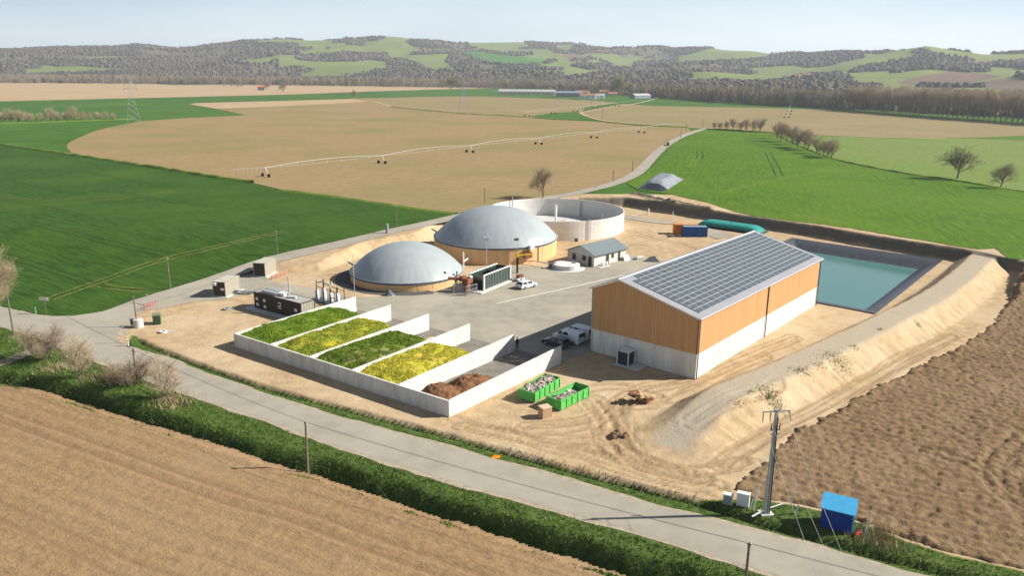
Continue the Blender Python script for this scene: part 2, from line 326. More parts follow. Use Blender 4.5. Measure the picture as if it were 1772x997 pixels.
kk = np.linspace(0, 1, 45); bund_c = np.stack([np.interp(kk, np.linspace(0, 1, len(cin)), cin[:, i]) * .5 + np.interp(kk, np.linspace(0, 1, len(cout)), cout[:, i]) * .5 for i in (0, 1)], 1)
d0 = bund_c[0] - bund_c[2]; d0 /= np.hypot(*d0); bund_c = np.vstack([bund_c[0] + d0 * 4.5, bund_c])
toe_b = GL(BANK_TOE, 0); toe_c = GL(CUT_TOE, 0)
site_poly = np.vstack([[(-140, 20), (-140, 120), (-62, 146)], toe_b, [(-14, 205), (-9, 219), (1, 229), (16, 235)], toe_c, [(108, 150), (200, 120), (200, 20)]])
PB = [np.array(p) for p in ((38.0, 151.5), (62.9, 130.0), (94.5, 168.8), (70.0, 190.5))]     # pond rim
def site_z(P):
    x, y = P[:, 0], P[:, 1]
    sd = sd_poly(P, site_poly)
    z = nat(y, x) * sstep(0, 3.2, sd + 1.0 * (fbm(x * .25, y * .25, 3) - .5))
    # spoil heaps left on the edge of the field behind the cut
    for a, b, wd, hh in (((1083, 333), (1165, 352), 3.0, 1.0), ((1165, 350), (1228, 361), 2.2, .7)):
        dd, _, _ = seg_dist(P, np.array([G(*a), G(*b)]), 4); z = z + hh * np.clip(1 - dd / wd, 0, 1) * (.35 + 1.1 * fbm(x * .9, y * .9, 5))
    # earth bank round the right side
    d, sg, al = seg_dist(P, bund_c, 12); hb = BUND_H * sstep(0, 17, al) ; wout = np.where(sg < 0, 3.6, 3.0)
    rill = .5 * np.abs(vnoise(al * 1.1, d * .15, 9) - .5) * sstep(2.4, 3.4, d) * (sg < 0)
    zb = hb * np.clip((2.2 + wout - d - .45 * (fbm(x * .5, y * .5, 8) - .5)) / wout, 0, 1) - rill * (hb > .5) * (1 - sstep(5.2, 6.2, d))
    z = np.maximum(z, zb)
    # ditches
    d, sg, al = seg_dist(P, ditch_low, 8); wd = np.where(sg > 0, 2.9, 1.5); n = fbm(x * .35, y * .35, 21) - .5
    z = z - 2.3 * (1 - sstep(.3, wd, d + n * .9)) * sstep(0, 12, al)
    d, sg, al = seg_dist(P, ditch_up, 5); wd = np.where(sg > 0, .45, .95)
    z = z - .62 * (1 - sstep(.1, wd, d + n * .5)) * sstep(0, 4, al)
    # pond basin
    sp = sd_poly(P, PB); z = np.where(sp < 0, -np.minimum(-sp * .62, 3.0) + .04 * (fbm(x, y, 4) - .5), z)
    return z

# ---- near ground: one height field, split by what it is
X0, X1, Y0, Y1, ST = -86.0, 128.0, 46.0, 246.0, 0.36
gx = np.arange(X0, X1 + .01, ST); gy = np.arange(Y0, Y1 + .01, ST); nx, ny = len(gx), len(gy); X1, Y1 = gx[-1], gy[-1]
XX, YY = np.meshgrid(gx, gy); P = np.stack([XX.ravel(), YY.ravel()], 1); x, y = P[:, 0], P[:, 1]
Z = site_z(P)
# tyre ruts in the dirt, as they run in the photograph
RUTS = [[(905, 740), (960, 742), (1010, 735), (1050, 715), (1075, 690), (1110, 672), (1180, 662), (1240, 640), (1310, 610), (1370, 585)],
        [(930, 760), (1000, 765), (1050, 760), (1090, 790), (1150, 812), (1220, 818), (1290, 800)],
        [(1020, 690), (1040, 720), (1055, 760), (1095, 800), (1150, 820), (1210, 832)],
        [(1060, 700), (1078, 730), (1075, 765), (1110, 800), (1175, 815)], [(1085, 700), (1130, 700), (1170, 690), (1215, 672), (1260, 645), (1320, 618)],
        [(800, 735), (880, 752), (960, 775), (1040, 790), (1100, 815), (1180, 838), (1250, 848)], [(1010, 675), (1060, 668), (1100, 675), (1140, 690)],
        [(1090, 690), (1060, 715), (1040, 750), (1050, 790)], [(1205, 745), (1280, 715), (1345, 690)], [(1240, 800), (1330, 745), (1420, 700), (1530, 640), (1640, 580)],
        [(560, 480), (600, 490), (640, 500)], [(1095, 400), (1130, 415), (1170, 420), (1200, 430)], [(1100, 425), (1140, 415), (1180, 400)]]
rut = np.zeros(len(P)); rr0 = np.random.default_rng(77)
for q in RUTS:
    c0 = chaikin(GL(q, 0), 1)
    for rep in range(3):
        c = c0 + rr0.normal(0, .55, 2) + rr0.normal(0, .25, c0.shape); c = chaikin(c, 2); d, _, _ = seg_dist(P, c, 3); amp = .3 + .9 * fbm(x * .35, y * .35, 200 + rep)
        e = np.exp(-((d - .95) / .21) ** 2) * amp; rut = np.maximum(rut, e * .9); Z += .06 * np.exp(-((d - 1.4) / .24) ** 2) * amp - .10 * e
yard_px = [(200, 578), (222, 556), (237, 531), (300, 511), (353, 494), (417, 470), (452, 474), (461, 483), (484, 490), (514, 494), (544, 500), (589, 512), (614, 515), (640, 514), (700, 511), (760, 503), (800, 482), (830, 462), (890, 461), (985, 463), (1090, 441), (1141, 452), (1160, 500), (1021, 609), (965, 630), (887, 606), (814, 593), (745, 573), (682, 558), (620, 541), (600, 535), (575, 530), (548, 524), (500, 515), (440, 508), (414, 512), (388, 519), (340, 521), (289, 532), (244, 538), (225, 560), (212, 583)]
yard_poly = GL(yard_px, 0)
flat = sd_poly(P, yard_poly)
ga = np.vstack([road_low, field_bl[::-1]]); grass = np.clip(.95 - sd_poly(P, ga) * .5, 0, 1)
gb = np.vstack([road_up, GL([(1900, 1060), (1772, 992)]), GL([(1650, 965), (1560, 938), (1508, 915), (1416, 886), (1385, 879), (1301, 866), (1245, 868)]), ditch_up[ditch_up[:, 0] < G(1224, 873)[0]][::-1]])
grass = np.maximum(grass, np.clip(.75 - sd_poly(P, gb) * .9, 0, 1))
dl, _, _ = seg_dist(P, ditch_low, 8); du, sgu, alu = seg_dist(P, ditch_up, 5)
db, sgb, alb = seg_dist(P, bund_c, 12)
compact = np.maximum(np.clip(1.1 - db / 3.6, 0, 1) * .95, 0) * sstep(1, 4, alb)
sd_s = sd_poly(P, site_poly); cut_shade_spoil = np.clip(1 - np.abs(sd_s - 1.6) / 2.2, 0, 1) * (x > 20) * (y > 150)  # band along the cut face where its shade is painted in
und = .10 * (fbm(x * .22, y * .22, 31) - .5) + .055 * (fbm(x * 1.1, y * 1.1, 32) - .5)
nearwall = sstep(.3, 2.0, flat)
low_s = road_low; junc_main = junc[junc[:, 0] < G(160, 543)[0]]
main_poly = np.vstack([low_s, road_up[::-1], [G(206, 590), G(200, 583)], GL([(206, 574), (222, 556), (237, 534)]), [G(237, 518)], junc[(junc[:, 0] < G(237, 518)[0])][::-1]])
spo = np.zeros(len(P))
for a, b, wd in (((1083, 333), (1165, 352), 3.0), ((1165, 350), (1228, 361), 2.2)):
    d, _, _ = seg_dist(P, np.array([G(*a), G(*b)]), 4); spo = np.maximum(spo, np.clip(1 - d / wd, 0, 1))
Z += und * nearwall * (sd_poly(P, PB) > 0)
Z = np.where((sd_s > 3.6) & (y + TILT * x > 138), nat(y, x) - .03 + (Z - nat(y, x)) * np.clip(spo, 0, 1), Z)
Z = np.where(flat < .4, np.minimum(Z, -.03), Z); sdh = sd_poly(P, np.vstack([field_bl, [(60, 20), (-200, 20), (-200, 100)]])); Z = np.where(sdh < 0, Z - .4 * sstep(.1, .9, -sdh), Z); sdq = sd_poly(P, np.vstack([GL(PLOUGH, 0), [(127.6, 186), (127.6, 25)], [(60, 25)], GL(PLOUGH_LOW[::-1], 0)])); Z = np.where((sdq < -.2) & (db > 6.5), Z - .35 * sstep(.2, 1.2, -sdq), Z); sdr = sd_poly(P, main_poly); Z = np.where(sdr < .25, np.minimum(Z, -.04), np.where(sdr < 1.3, np.minimum(Z, -.005), Z))
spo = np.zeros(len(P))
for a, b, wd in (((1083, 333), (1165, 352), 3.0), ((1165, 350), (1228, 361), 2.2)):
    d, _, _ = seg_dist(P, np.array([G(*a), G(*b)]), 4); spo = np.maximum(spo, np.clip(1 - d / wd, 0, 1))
cut_shade_spoil = np.maximum(cut_shade_spoil, spo * .8)
bare = mat('bare_ground', (.425, .312, .186), .95, .18, .55, .065, 2.4, big=(.06, (.53, .425, .285), .8), detail=8)
attr_mix(bare, 'rut', (.275, .185, .10), (2.0, .35), .42)
attr_mix(bare, 'compact', (.385, .335, .255), (.9, .30), .22)
attr_mix(bare, 'cut_shade_spoil', (.135, .115, .09), (.6, .25), .25)  # painted shade of the cut face, also the dark soil of the spoil heaps
attr_mix(bare, 'grass', (.050, .092, .018), (1.3, .28), .14, col2=(.10, .145, .038))
idx = np.arange(nx * ny).reshape(ny, nx); Q = np.stack([idx[:-1, :-1], idx[:-1, 1:], idx[1:, 1:], idx[1:, :-1]], -1).reshape(-1, 4)
qc = P[Q].mean(1)
cls = np.zeros(len(Q), int); f4 = lambda a: a[Q].mean(1)
cls[(f4(db) < 6.0) & (f4(Z) > .18)] = 1
cls[(f4(grass) > .5) & (f4(dl) < 5.5) & (cls == 0)] = 2
cls[(f4(du) < 1.6) & (cls == 0)] = 3
cls[(f4(sd_s) > 0) & (f4(sd_s) < 3.4) & (qc[:, 1] + TILT * qc[:, 0] > 142) & (cls == 0)] = 4
D2_TOP = [(-300, 210), (-150, 230), (0, 250), (44, 257), (102, 265), (170, 275), (239, 286), (307, 296), (375, 308), (437, 316), (494, 330), (600, 344), (670, 355), (752, 366), (790, 371)]
d2 = GL(D2_TOP)
LCUR = [(126, 265), (111, 251), (136, 238), (170, 224), (205, 217), (239, 210)]
road_right = [(1196, 227), (1171, 236), (1150, 246), (1130, 263), (1115, 281), (1096, 299), (1058, 315), (1012, 327), (967, 336), (900, 345), (840, 357), (792, 369)]
TRK = [(633, 174), (677, 185), (797, 197), (875, 200), (960, 207), (1045, 211), (1100, 217), (1190, 221)]
RHEDGE = [(1339, 231), (1390, 255), (1438, 275), (1513, 291), (1581, 303), (1656, 313), (1731, 326), (1772, 332), (1900, 350)]
BUNDTOP = [(1105, 329), (1160, 336), (1230, 352), (1270, 366), (1300, 373), (1365, 382), (1428, 389), (1480, 396), (1557, 410), (1610, 418), (1653, 426), (1694, 432), (1722, 430), (1745, 448), (1772, 450), (1830, 452), (1900, 445)]
rr = [(1216, 224), (1190, 237), (1165, 251), (1147, 266), (1131, 286), (1108, 306), (1085, 318)]
WHEAT_L = np.vstack([junc, [G(787, 372)], d2[::-1]])
TILLED = np.vstack([chaikin(GL(LCUR)), GL([(307, 205), (426, 199), (375, 188), (500, 183), (633, 176)] + TRK + road_right), d2[::-1][1:13]])
WHEAT_R = GL([(1223, 224.5), (1336, 230)] + RHEDGE + BUNDTOP[::-1] + rr[::-1])
# cells wholly under a field sheet or the roads are left out of the bare ground
PLB = np.vstack([GL(PLOUGH, 0), [(127.6, 186), (127.6, 25)], [(60, 25)], GL(PLOUGH_LOW[::-1], 0)])
def drop_under(poly, marg): 
    return sd_poly(qc, poly) < -marg
keep = ~drop_under(np.vstack([field_bl, [(60, 20), (-200, 20), (-200, 100)]]), 1.2)
keep &= ~(drop_under(PLB, 2.2) & (f4(db) > 6.5)) & ~drop_under(WHEAT_L, 1.5) & ~drop_under(WHEAT_R, 1.5) & ~drop_under(TILLED, 1.5)
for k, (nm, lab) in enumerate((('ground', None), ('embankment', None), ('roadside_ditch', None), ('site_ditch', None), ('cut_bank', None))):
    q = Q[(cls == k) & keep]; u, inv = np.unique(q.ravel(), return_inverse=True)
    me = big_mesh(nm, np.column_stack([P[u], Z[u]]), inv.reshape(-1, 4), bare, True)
    for an, av in (('rut', rut), ('compact', compact), ('cut_shade_spoil', cut_shade_spoil), ('grass', grass)):
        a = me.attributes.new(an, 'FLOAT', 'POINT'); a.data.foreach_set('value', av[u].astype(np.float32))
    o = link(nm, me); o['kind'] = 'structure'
def ground_z(px, py): return float(site_z(np.array([[px, py]]))[0])

# ---- far ground sheet round it, out to the horizon
def cuts(a, b, lo, hi, extra): return sorted(set([lo, hi, a, b] + extra))
xs = cuts(X0, X1, -9000, 9000, [-4000, -1500, -800, -400, -200, -140, 200, 400, 800, 1500, 4000]); ys = cuts(Y0, Y1, -600, 11000, [0] + [120 + 5 * i for i in range(25)] + [300, 420, 600, 1500, 3500, 6000])
V = [(a, b, float(nat(b, a)) - .12) for b in ys for a in xs]; F = []
for j in range(len(ys) - 1):
    for i in range(len(xs) - 1):
        if xs[i] >= X0 and xs[i + 1] <= X1 and ys[j] >= Y0 and ys[j + 1] <= Y1: continue
        F.append((j * len(xs) + i, j * len(xs) + i + 1, (j + 1) * len(xs) + i + 1, (j + 1) * len(xs) + i))
mb = MB(); mb.add(V, F); o = link('plain', mb.mesh('plain', M['far_green'])); o['kind'] = 'structure'

# ---- flat sheets (fields, roads) that follow the rise of the valley floor
def sheet(name, poly, material, lift=.02, z=None, wob=0.0, kind='structure', clip=True):
    poly = np.asarray(poly, float)
    if wob:
        p = resample(np.vstack([poly, poly[:1]]), max(1.0, wob * 3))[:-1]; n = np.roll(p, -1, 0) - np.roll(p, 1, 0); n = np.stack([n[:, 1], -n[:, 0]], 1) / (np.hypot(*n.T)[:, None] + 1e-9)
        poly = p + n * ((fbm(p[:, 0] * .9 / max(wob, .3), p[:, 1] * .9 / max(wob, .3), 5, 2) - .5) * 2 * wob)[:, None]
    from mathutils.geometry import delaunay_2d_cdt
    vo, _, fo, _, _, _ = delaunay_2d_cdt([Vector(p) for p in poly.tolist()], [], [list(range(len(poly)))], 1, 1e-4)
    bm = bmesh.new(); vs = [bm.verts.new((a.x, a.y, 0)) for a in vo]
    for f in fo: bm.faces.new([vs[i] for i in f])
    sv = poly[:, 1] + TILT * poly[:, 0]
    if z is None and sv.max() > 138 and sv.min() < 172:
        for yy in np.arange(138, 173, 1.75):
            bmesh.ops.bisect_plane(bm, geom=bm.verts[:] + bm.edges[:] + bm.faces[:], plane_co=(0, yy, 0), plane_no=(TILT, 1, 0))
    for v in bm.verts: v.co.z = (float(nat(v.co.y, v.co.x)) if z is None else z) + lift
    for f in bm.faces:
        f.normal_update()
        if f.normal.z < 0: f.normal_flip()
    me = bpy.data.meshes.new(name); bm.to_mesh(me); bm.free(); me.materials.append(material)
    o = link(name, me); o['kind'] = kind; return o
def ribbon(name, c, width, material, lift=.03, wob=0.0, kind='structure', z0=None):
    c = resample(chaikin(np.asarray(c, float)), 1.5 if len(c) < 400 else 3); t = np.gradient(c, axis=0); n = np.stack([-t[:, 1], t[:, 0]], 1) / (np.hypot(*t.T)[:, None] + 1e-9)
    wl_ = width / 2 + wob * (fbm(c[:, 0] * .7, c[:, 1] * .7, 11, 2) - .5) * 2; wr = width / 2 + wob * (fbm(c[:, 0] * .7, c[:, 1] * .7, 12, 2) - .5) * 2
    A = c + n * wl_[:, None]; B = c - n * wr[:, None]; k = len(c); zz = (nat(np.r_[A[:, 1], B[:, 1]], np.r_[A[:, 0], B[:, 0]]) if z0 is None else np.full(2 * len(A), z0)) + lift
    me = big_mesh(name, np.column_stack([np.vstack([A, B]), zz]), [(i + k, i + k + 1, i + 1, i) for i in range(k - 1)], material)
    o = link(name, me); o['kind'] = kind; return o

sheet('wheat_field', WHEAT_L, M['wheat'], .03, wob=.5)
sheet('wheat_field', GL([(-300, 210), (-150, 230), (0, 249), (44, 256), (102, 264), (126, 265)] + LCUR[1:] + [(307, 205), (426, 199), (375, 189), (327, 180), (341, 178), (500, 174), (619, 170), (600, 163), (511, 163.5), (341, 167), (239, 169.5), (102, 172), (0, 175), (-300, 183)]), M['far_green'], .03)
sheet('tilled_field', np.vstack([chaikin(GL(LCUR)), GL([(307, 205), (426, 199), (375, 188), (500, 183), (633, 176)] + TRK + road_right), d2[::-1][1:13]]), M['tan_field'], .02)
sheet('stubble_strip', GL([(327, 180), (341, 178), (500, 174), (612, 170.6), (633, 174), (633, 176), (500, 183), (375, 188)]), M['pale_tan'], .05)
sheet('tilled_field', GL([(619, 170)] + TRK[:5] + [(1005, 197), (1012, 186), (1080, 176), (977, 171.5), (909, 169), (841, 166.5), (766, 166.5)]), M['khaki_field'], .05)
sheet('grass_strip', GL([(500, 164.5), (636, 158), (704, 159), (841, 154), (875, 153), (1000, 160), (1130, 172), (1232, 175), (1367, 182.5), (1470, 187), (1500, 192), (1430, 189.5), (1274, 185.5), (1130, 183), (1011, 172), (909, 169), (841, 166), (766, 166), (619, 170), (500, 173)]), M['far_green'], .06)
sheet('grass_patch', GL([(915, 201), (960, 195), (1000, 193), (1015, 203), (1028, 208), (960, 207)]), M['far_green'], .08)
sheet('tilled_field', GL([(1080, 179), (1130, 183), (1274, 185.5), (1430, 189.5), (1500, 196), (1600, 204), (1745, 212), (1800, 217), (1900, 226), (1900, 228), (1772, 234.5), (1650, 239.5), (1557, 238.5), (1421, 234), (1336, 229), (1223, 223.5), (1190, 219.5), (1100, 215), (1045, 209.5), (1010, 196), (1020, 190)]), M['khaki_field'], .05)
sheet('wheat_field', WHEAT_R, M['wheat_bright'], .06, wob=.4)
sheet('clover_field', GL([(1339, 231), (1421, 235), (1557, 239.3), (1649, 240.2), (1772, 244.6), (1900, 248)] + RHEDGE[::-1]), M['pale_crop'], .09)
sheet('grass_strip', GL([(1600, 239.7), (1700, 237.5), (1772, 234.7), (1900, 228.5), (1900, 247), (1772, 244), (1649, 240)]), M['wheat_bright'], .08)
sheet('tilled_field', GL([(-400, 140), (0, 142), (228, 142), (256, 144), (300, 147), (375, 146), (443, 143.5), (500, 142), (602, 145), (739, 148.5), (875, 150), (875, 152.5), (773, 154), (636, 158), (511, 163), (300, 168), (147, 171.6), (0, 175), (-400, 184)]), M['pale_tan'], .05)
sheet('stubble_strip', GL([(-300, 135), (0, 136.2), (145, 135.5), (180, 138), (235, 141.8), (0, 141.5), (-300, 140)]), M['pale_tan'], .12)
F1 = np.vstack([field_bl, [(40, 20), (-190, 20), (-190, 100)]])
# harrowed field in the foreground: real low ridges that follow the road
fx = np.arange(-84, 30, .27); fy = np.arange(38, 100, .27); fX, fY = np.meshgrid(fx, fy); FP = np.stack([fX.ravel(), fY.ravel()], 1)
sdf = sd_poly(FP, F1) + 1.0 * (fbm(FP[:, 0] * .5, FP[:, 1] * .5, 44) - .5); dd, _, al = seg_dist(FP, field_bl)
dw = dd + 1.5 * (fbm(FP[:, 0] * .03, FP[:, 1] * .03, 40) - .5)
zf = .05 + .035 * np.sin(dw * 2 * math.pi / 1.9) * (.4 + fbm(FP[:, 0] * .1, FP[:, 1] * .1, 41)) + .09 * (fbm(FP[:, 0] * .7, FP[:, 1] * .7, 42) - .5) + .09 * (fbm(FP[:, 0] * 2.4, FP[:, 1] * 2.4, 43, 2) - .5) + .035 * RNG.random(len(FP))
for off in (5.5, 7.3, 17.5, 19.3, 29.5, 31.3): zf -= .10 * np.exp(-((dw - off) / .26) ** 2)
zf -= .55 * (1 - sstep(-.9, .8, -sdf))
fi = np.arange(len(FP)).reshape(len(fy), len(fx)); fq = np.stack([fi[:-1, :-1], fi[:-1, 1:], fi[1:, 1:], fi[1:, :-1]], -1).reshape(-1, 4)
fq = fq[sdf[fq].max(1) < 1.3]; u, inv = np.unique(fq.ravel(), return_inverse=True)
me = big_mesh('harrowed_field', np.column_stack([FP[u], zf[u]]), inv.reshape(-1, 4), M['harrowed'], True)
a = me.attributes.new('rut', 'FLOAT', 'POINT'); tr = np.zeros(len(FP))
for off in (5.5, 7.3, 17.5, 19.3, 29.5, 31.3): tr = np.maximum(tr, np.exp(-((dw - off) / .3) ** 2))
md = np.mod(dw + .5 * fbm(FP[:, 0] * .15, FP[:, 1] * .15, 45), 2.7) - 1.35; tr = np.maximum(tr * .9, .75 * np.exp(-(md / .16) ** 2) * sstep(.35, .65, fbm(FP[:, 0] * .12, FP[:, 1] * .12, 46))); a.data.foreach_set('value', tr[u].astype(np.float32)); attr_mix(M['harrowed'], 'rut', (.235, .15, .085), (1.5, .35), .3)
link('harrowed_field', me)['kind'] = 'structure'
# ploughed field on the right: clods as real relief
px_ = np.arange(18, 128, .25); py_ = np.arange(42, 160, .25); pX, pY = np.meshgrid(px_, py_); PP = np.stack([pX.ravel(), pY.ravel()], 1)
sdp = sd_poly(PP, PLB) + 1.6 * (fbm(PP[:, 0] * .6, PP[:, 1] * .6, 50) - .5)
th_ = R(-22); uu = PP[:, 0] * math.cos(th_) + PP[:, 1] * math.sin(th_); vv = -PP[:, 0] * math.sin(th_) + PP[:, 1] * math.cos(th_)
cl = np.abs(fbm(uu * .9, vv * 1.5, 51, 3) - .5) * 2; cl2 = fbm(uu * 1.5, vv * 2.0, 52, 2); wn_ = RNG.random(len(PP))
zp = nat(PP[:, 1], PP[:, 0]) + .02 + .12 * (.55 - cl) + .30 * (cl2 - .5) * (.6 + .8 * fbm(PP[:, 0] * .1, PP[:, 1] * .1, 53)) + .20 * (wn_ - .5) + .07 * np.sin(vv * 2 * math.pi / 1.3 + 2 * fbm(uu * .1, vv * .1, 54)) + .25 * np.exp(-((-sdp - .8) / .8) ** 2) * cl2
zp -= .8 * (1 - sstep(-.5, .7, -sdp))
tp = np.zeros(len(PP))
for q in ([(1772, 750), (1735, 780), (1710, 815), (1730, 850), (1772, 880)], [(1772, 800), (1745, 825), (1750, 860), (1772, 885)], [(1600, 780), (1680, 800), (1720, 830), (1772, 870)]):
    d, _, _ = seg_dist(PP, chaikin(GL(q, 0)), 4); tp = np.maximum(tp, np.exp(-((d - .8) / .35) ** 2))
zp -= .22 * tp
fi = np.arange(len(PP)).reshape(len(py_), len(px_)); fq = np.stack([fi[:-1, :-1], fi[:-1, 1:], fi[1:, 1:], fi[1:, :-1]], -1).reshape(-1, 4)
fq = fq[sdp[fq].max(1) < .9]; u, inv = np.unique(fq.ravel(), return_inverse=True)
link('ploughed_field', big_mesh('ploughed_field', np.column_stack([PP[u], zp[u]]), inv.reshape(-1, 4), M['plough'], True))['kind'] = 'structure'

# the same two fields carried on beyond the frame
sheet('ploughed_field', [(127.4, -60), (320, -60), (320, 190), (127.4, 170)], M['plough'], .03)
sheet('harrowed_field', [(-260, -60), (-83.8, -60), (-83.8, 100), (-260, 205)], M['harrowed'], .02)
sheet('harrowed_field', [(-83.8, -60), (60, -60), (42, 38.4), (-83.8, 38.4)], M['harrowed'], .02, z=0)
# ---- roads
sheet('road', main_poly, M['asphalt'], .032, z=0, wob=.18)
side_far = [(237, 526), (295, 508), (353, 490), (417, 467), (478, 447), (580, 425), (628, 413), (686, 398), (740, 387), (790, 375), (840, 363), (900, 350), (967, 340), (1012, 331), (1060, 319), (1100, 303), (1119, 284), (1136, 265), (1155, 249), (1178, 236.5), (1205, 226.5), (1222, 222)]
ribbon('road', GL(side_far), 4.6, M['asphalt'], .07, .25)
ribbon('farm_track', GL([(1222, 222), (1180, 220), (1110, 215), (1060, 210.5), (1040, 208), (1022, 203), (1010, 198), (1004, 195), (1015, 192.5), (1050, 186), (1090, 181), (1115, 176), (1140, 169)]), 4.0, M['pale_tan'], .13)
ribbon('farm_track', GL([(612, 170), (640, 173), (677, 184)]), 4.0, M['pale_tan'], .14)
ribbon('farm_track', GL([(1222, 222), (1240, 223), (1336, 229.3), (1421, 234.3), (1557, 238.8), (1649, 240), (1772, 244)]), 2.6, M['pale_tan'], .13)
ribbon('farm_track', GL([(-40, 640), (0, 631), (30, 618), (66, 604), (85, 592)], 0), 2.4, M['gravel_edge'], .06, .35)
# gravelly shoulders of the road
ribbon('road_shoulder', resample(road_low, 2) + np.array([.22, .38]), 2.0, M['gravel_edge'], .02, .4)
ribbon('road_shoulder', resample(road_up, 2) + np.array([-.25, -.4]), 2.0, M['gravel_edge'], .021, .4)
ribbon('road_shoulder', resample(junc, 2) + np.array([.2, -.4]), 2.0, M['gravel_edge'], .024, .4)
sheet('paved_yard', yard_poly, M['yard'], .012, z=0, wob=.3)
sheet('concrete_path', GL([(1080, 372), (1161, 384), (1200, 390), (1228, 396), (1271, 407), (1242, 415), (1225, 408), (1169, 389), (1141, 387), (1080, 379)], 0), M['yard'], .10, z=0, wob=.3)
ribbon('concrete_kerb', GL([(860, 525), (925, 511), (990, 497), (1060, 481), (1080, 476)], 0), 0.45, M['concrete'], .02, .1, z0=0)
# wheel tracks (tramlines) through the crops
bare_soil = mat('track_soil', (.17, .15, .05), .95, .3, .8); dark_track = mat('track_dark', (.028, .06, .016), .9, .2, .8)
def tram(px, m, gap=1.9, wd=.45, lift=.045):
    c = resample(chaikin(GL(px)), 3); t = np.gradient(c, axis=0); n = np.stack([-t[:, 1], t[:, 0]], 1) / np.hypot(*t.T)[:, None]
    for s in (-1, 1): ribbon('wheel_track', c + n * s * gap / 2, wd, m, lift, wd * .45)
for q in ([(85, 518), (150, 495), (230, 465), (292, 446), (400, 422), (480, 404), (500, 400)], [(175, 494), (210, 500), (255, 503)]): tram(q, bare_soil, 1.9, .4)
for q in ([(0, 440), (60, 457), (120, 478), (155, 492)], [(50, 385), (120, 402), (200, 423), (290, 441)], [(330, 380), (400, 392), (460, 405)], [(0, 345), (60, 355), (140, 374)], [(0, 310), (70, 325), (150, 338)], [(200, 330), (280, 348), (380, 358)], [(160, 300), (250, 318), (300, 326)]): tram(q, dark_track, 1.9, .4)
for q in ([(0, 338), (80, 350), (145, 340), (220, 338), (300, 330)], [(0, 360), (150, 350), (300, 332)]): tram(q, mat('track_pale', (.12, .14, .03), .9, .2, .8), 1.9, .4)
for q in ([(1328, 262), (1335, 277), (1343, 290), (1348, 304)], [(1290, 238), (1310, 250), (1335, 257)], [(1210, 262), (1212, 268), (1209, 276)]): tram(q, dark_track, 2.6, .55, .075)
for q in ([(1345, 255), (1400, 270), (1480, 285), (1560, 300), (1650, 325), (1772, 345)], [(1262, 342), (1300, 355), (1340, 366), (1365, 372)]): tram(q, mat('track_green', (.05, .11, .014), .9, .2, .8), 2.2, .5, .075)
for q in ([(1240, 335), (1300, 320), (1350, 310), (1440, 292)], [(1196, 290), (1204, 276), (1210, 268)], [(1352, 369), (1420, 380), (1470, 388)]): tram(q, mat('track_light', (.15, .20, .035), .9, .2, .8), 2.0, .55, .075)
# ditch bank along the wheat field
def bank_strip(name, px, wd, h, m, seed):
    c = resample(chaikin(GL(px)), 2.0); t = np.gradient(c, axis=0); n = np.stack([-t[:, 1], t[:, 0]], 1) / np.hypot(*t.T)[:, None]; k = len(c)
    hh = h * (.5 + fbm(c[:, 0] * .3, c[:, 1] * .3, seed, 2)); rows = []
    for f, e in ((-.5, 0), (-.2, .9), (.1, 1.0), (.3, -.0), (.5, 0)): rows.append(np.column_stack([c + n * wd * f, nat(c[:, 1], c[:, 0]) + .03 + hh * e]))
    V = np.vstack(rows); F = [(r * k + i, r * k + i + 1, (r + 1) * k + i + 1, (r + 1) * k + i) for r in range(4) for i in range(k - 1)]
    o = link(name, big_mesh(name, V, F, m, True)); o['kind'] = 'structure'; return o
bank_strip('field_ditch', D2_TOP[2:10], 2.6, .8, M['weed'], 61)
bank_strip('field_margin', [(494, 330), (600, 343), (700, 359), (790, 370)], 3.0, .35, M['weed'], 62)
bank_strip('field_margin', TRK[1:5], 3.5, .6, M['weed'], 63)
bank_strip('field_margin', [(1223, 223.6), (1280, 226), (1336, 229.4)], 3.0, .7, M['weed'], 64)
bank_strip('field_margin', RHEDGE[:8], 2.4, .5, M['weed'], 65)
bank_strip('field_margin', [(1045, 211), (1100, 216.5), (1190, 220.5)], 4.0, .7, M['weed'], 66)
bank_strip('field_margin', [(0, 214), (100, 211), (232, 206)], 4.0, .7, M['weed'], 67)
# ---- pond: liner and water
mb = MB(); pc = sum(PB) / 4
def inset(p, k): d = pc - p; return p + d / np.hypot(*d) * k
ring = [(0.35, .16, -1), (0.0, .13, 0), (2.8, -.75, 1), (5.6, -1.75, 1), (9.0, -2.6, 1)]
ns = 60; V = []; F = []
for ri, (k, z, _) in enumerate(ring):
    kx = -1.6 if ri == 0 else k
    for i in range(4):
        a, b = inset(PB[i], kx), inset(PB[(i + 1) % 4], kx)
        for j in range(ns):
            q = a + (b - a) * j / ns; fold = .14 * (fbm(np.array([q[0] * 1.3]), np.array([q[1] * 1.3]), 71)[0] - .5) * (1 if ri > 1 else .4)
            V.append((q[0], q[1], z + fold + (0 if ri else .03)))
m_ = 4 * ns
for r in range(len(ring) - 1):
    for j in range(m_): F.append((r * m_ + j, r * m_ + (j + 1) % m_, (r + 1) * m_ + (j + 1) % m_, (r + 1) * m_ + j))
mb.add(V, F); lin = link('pond_liner', mb.mesh('pond_liner', M['liner'], True)); tag(lin, 'wrinkled black plastic liner round the edge of the rectangular pond', 'pond liner')
wm = bpy.data.materials.new('pond_water'); wm.use_nodes = True; b = wm.node_tree.nodes['Principled BSDF']; b.inputs['Base Color'].default_value = (.075, .195, .18, 1); b.inputs['Roughness'].default_value = .12; b.inputs['Specular IOR Level'].default_value = .5
